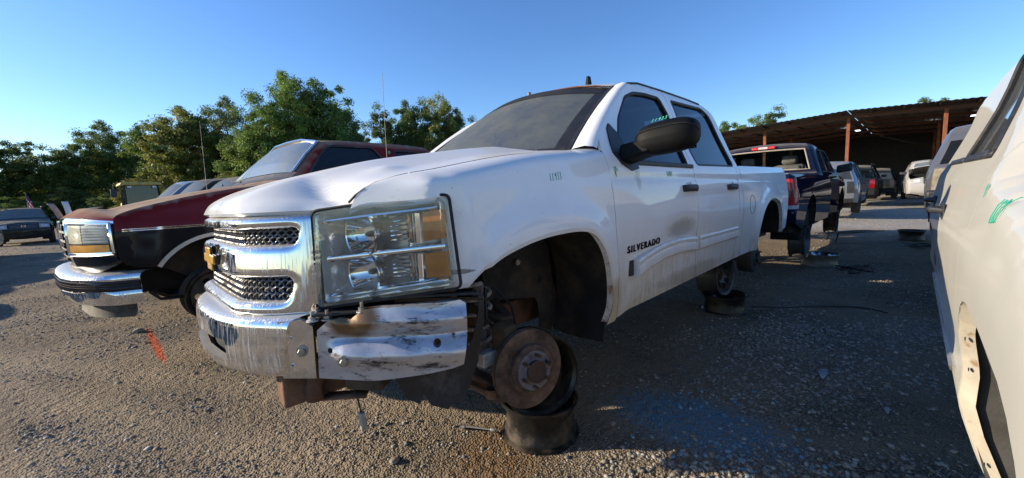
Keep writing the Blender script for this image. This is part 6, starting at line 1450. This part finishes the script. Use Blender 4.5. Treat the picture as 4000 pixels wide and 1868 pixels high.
for k, (px, D, h, kd, sx) in enumerate(front):
    x, y = at(px, D); tree(kd, x, y, h, rng.uniform(0, 6.28), "%s tree, %s from the left of the front trees" % (WORDS[kd], ORD[k]), sxy=sx * 1.05)
for k in range(38):   # the depth of the wood behind them
    px = -300 + k * 60; x, y = at(px, 58 + 4 * rng.random()); h = float(np.interp(px, [-300, 200, 450, 750, 1000, 1250, 1400, 1480, 1700, 1900], [10.0, 9.6, 11.2, 11.5, 12.0, 14, 11.5, 9.5, 13.0, 10])) * rng.uniform(.86, 1.0)
    tree(rng.choice((1, 3, 0)), x, y, h, rng.uniform(0, 6.28), "dark tree deep in the wood behind the front trees", group="dark trees deep in the wood", sxy=1.25)
# low bushes along the wood's foot
for k in range(24):
    px = -250 + k * 75; x, y = at(px, rng.uniform(39.5, 42) if px < 1400 else 47); tree(rng.choice((0, 1, 3)), x, y, rng.uniform(2.6, 4.2), rng.uniform(0, 6.28), "low bush at the foot of the wood", "bush", "bushes at the foot of the wood", 1.9)
for px, D, h, lab in ((540, 37, 4.3, "yellow green bush above the loader's roof"), (925, 38, 4.6, "yellow green bush right of the loader")):
    x, y = at(px, D); tree(4, x, y, h, 1.0, lab, "bush", None, 1.5)
# trees beyond the shed
for px, D, h, kd, lab in ((2850, 70, 12.0, 1, "small dark tree left over the shed roof"), (2945, 75, 13.6, 0, "round green tree over the shed roof"), (3035, 72, 14.2, 3, "taller dark tree over the shed's left slope"), (3615, 85, 17.2, 1, "round dark tree over the shed's right slope")):
    x, y = at(px, D); tree(kd, x, y, h, 2.0, lab, "tree", None, 1.1)

# ---------------------------------------------------------------- litter on the ground
def litter(name, label, cat, g, mat, **kw): return tag(g.obj(name, mat, None, **kw), label, cat)
g = G(); g.grid([[(-11.7 - .9 * t + .10 * math.sin(t * 6), .50 + 1.05 * t - .12 * u, .03 + .02 * math.sin(3 * t)) for u in (0, 1, 2)] for t in np.linspace(0, 1, 8)]); litter("loose_trim", "long black trim panel lying across the aisle", "car trim", g, M['plastic'], solid=.02)
for (x, y, lab) in ((-6.7, 1.45, "tangle of black wire on the gravel in mid aisle"), (-9.9, 2.15, "black rag and wire heap beside the off white car")):
    g = G(); rr = random.Random(int(x * 10)); p = [(x + rr.uniform(-.35, .35), y + rr.uniform(-.25, .25), .015 + rr.uniform(0, .06)) for _ in range(16)]; g.tube(chaikin(p, 2), .010, 5); litter("wire_tangle", lab, "wire", g, M['cable'])
g = G(); g.tube(chaikin([(-3.75, .80, .05), (-3.95, 1.05, .03), (-4.3, 1.35, .02), (-4.5, 1.7, .02), (-4.4, 1.9, .015)], 3), .008, 6); litter("loose_cable", "thin black cable trailing from the rear rim stack", "cable", g, M['cable'])
b = thing("loose_bolt", "long bolt with a socket lying beside the front lying rim", "bolt", (0, 0, 0)); g = G(); g.tube([(-.155, .10, .022), (-.235, .26, .028)], .006, 7); g.obj("shank", M['bolt'], b); g = G(); g.lathe([(.014, 0), (.014, .022), (.006, .024)], Matrix.Translation((-.150, .085, .018)) @ Vector((-.08, .16, 0)).to_track_quat('Z', 'Y').to_matrix().to_4x4(), 8); g.obj("head", M['bolt'], b); g = G(); g.lathe([(.016, -.01), (.018, 0), (.016, .02)], Matrix.Translation((-.24, .272, .028)) @ Vector((-.08, .16, 0)).to_track_quat('Z', 'Y').to_matrix().to_4x4(), 10); g.obj("nut", M['bolt'], b)
def stone(label, x, y, r, seed, col):
    rr = np.random.RandomState(seed); import bmesh
    bm = bmesh.new(); bmesh.ops.create_icosphere(bm, subdivisions=2, radius=1)
    for v in bm.verts: v.co = Vector((v.co.x * r, v.co.y * r * .75, v.co.z * r * .55)) * (1 + float(rr.uniform(-.14, .14)))
    me = bpy.data.meshes.new("stone"); bm.to_mesh(me); bm.free(); me.materials.append(col); o = link("stone", me); o.location = (x, y, float(und(x, y)) + r * .32); tag(o, label, "stone")
stone_m = plain("tan_stone", (.30, .25, .19), .9, var=.3, vscale=30)
for lab, x, y, r, sd_ in (("lone tan stone left of the orange paint line", 1.21, -4.52, .055, 1), ("pale stone right of the lying front rim", -.79, .78, .022, 2), ("tan stone below the front bumper's hook", .30, .05, .03, 3), ("pale rounded stone at the bottom edge of the picture", .62, .93, .028, 4)): stone(lab, x, y, r, sd_, stone_m)
scrap_m = plain("faded_plastic_scrap", (.35, .38, .42), .6)
for lab, x, y, s_ in (("pale plastic shard in the shaded aisle", -2.35, 1.62, .10), ("small white scrap near the off white car's sill", -2.0, 1.98, .05)):
    g = G(); g.add([(x - s_, y, .02), (x, y - s_ * .35, .028), (x + s_ * 1.1, y + s_ * .1, .018), (x, y + s_ * .3, .03)], [(0, 1, 2, 3)]); litter("plastic_scrap", lab, "scrap", g, scrap_m, solid=.004)
g = G(); x, y = .83, .40; g.lathe([(.02, 0), (.035, .012), (.03, .02), (0, .024)], Matrix.Translation((x, y, .004)) @ Matrix.Diagonal((1, .6, 1, 1)), 12); litter("red_scrap", "red plastic scrap at the bottom edge of the picture", "scrap", g, M['red_lens'])
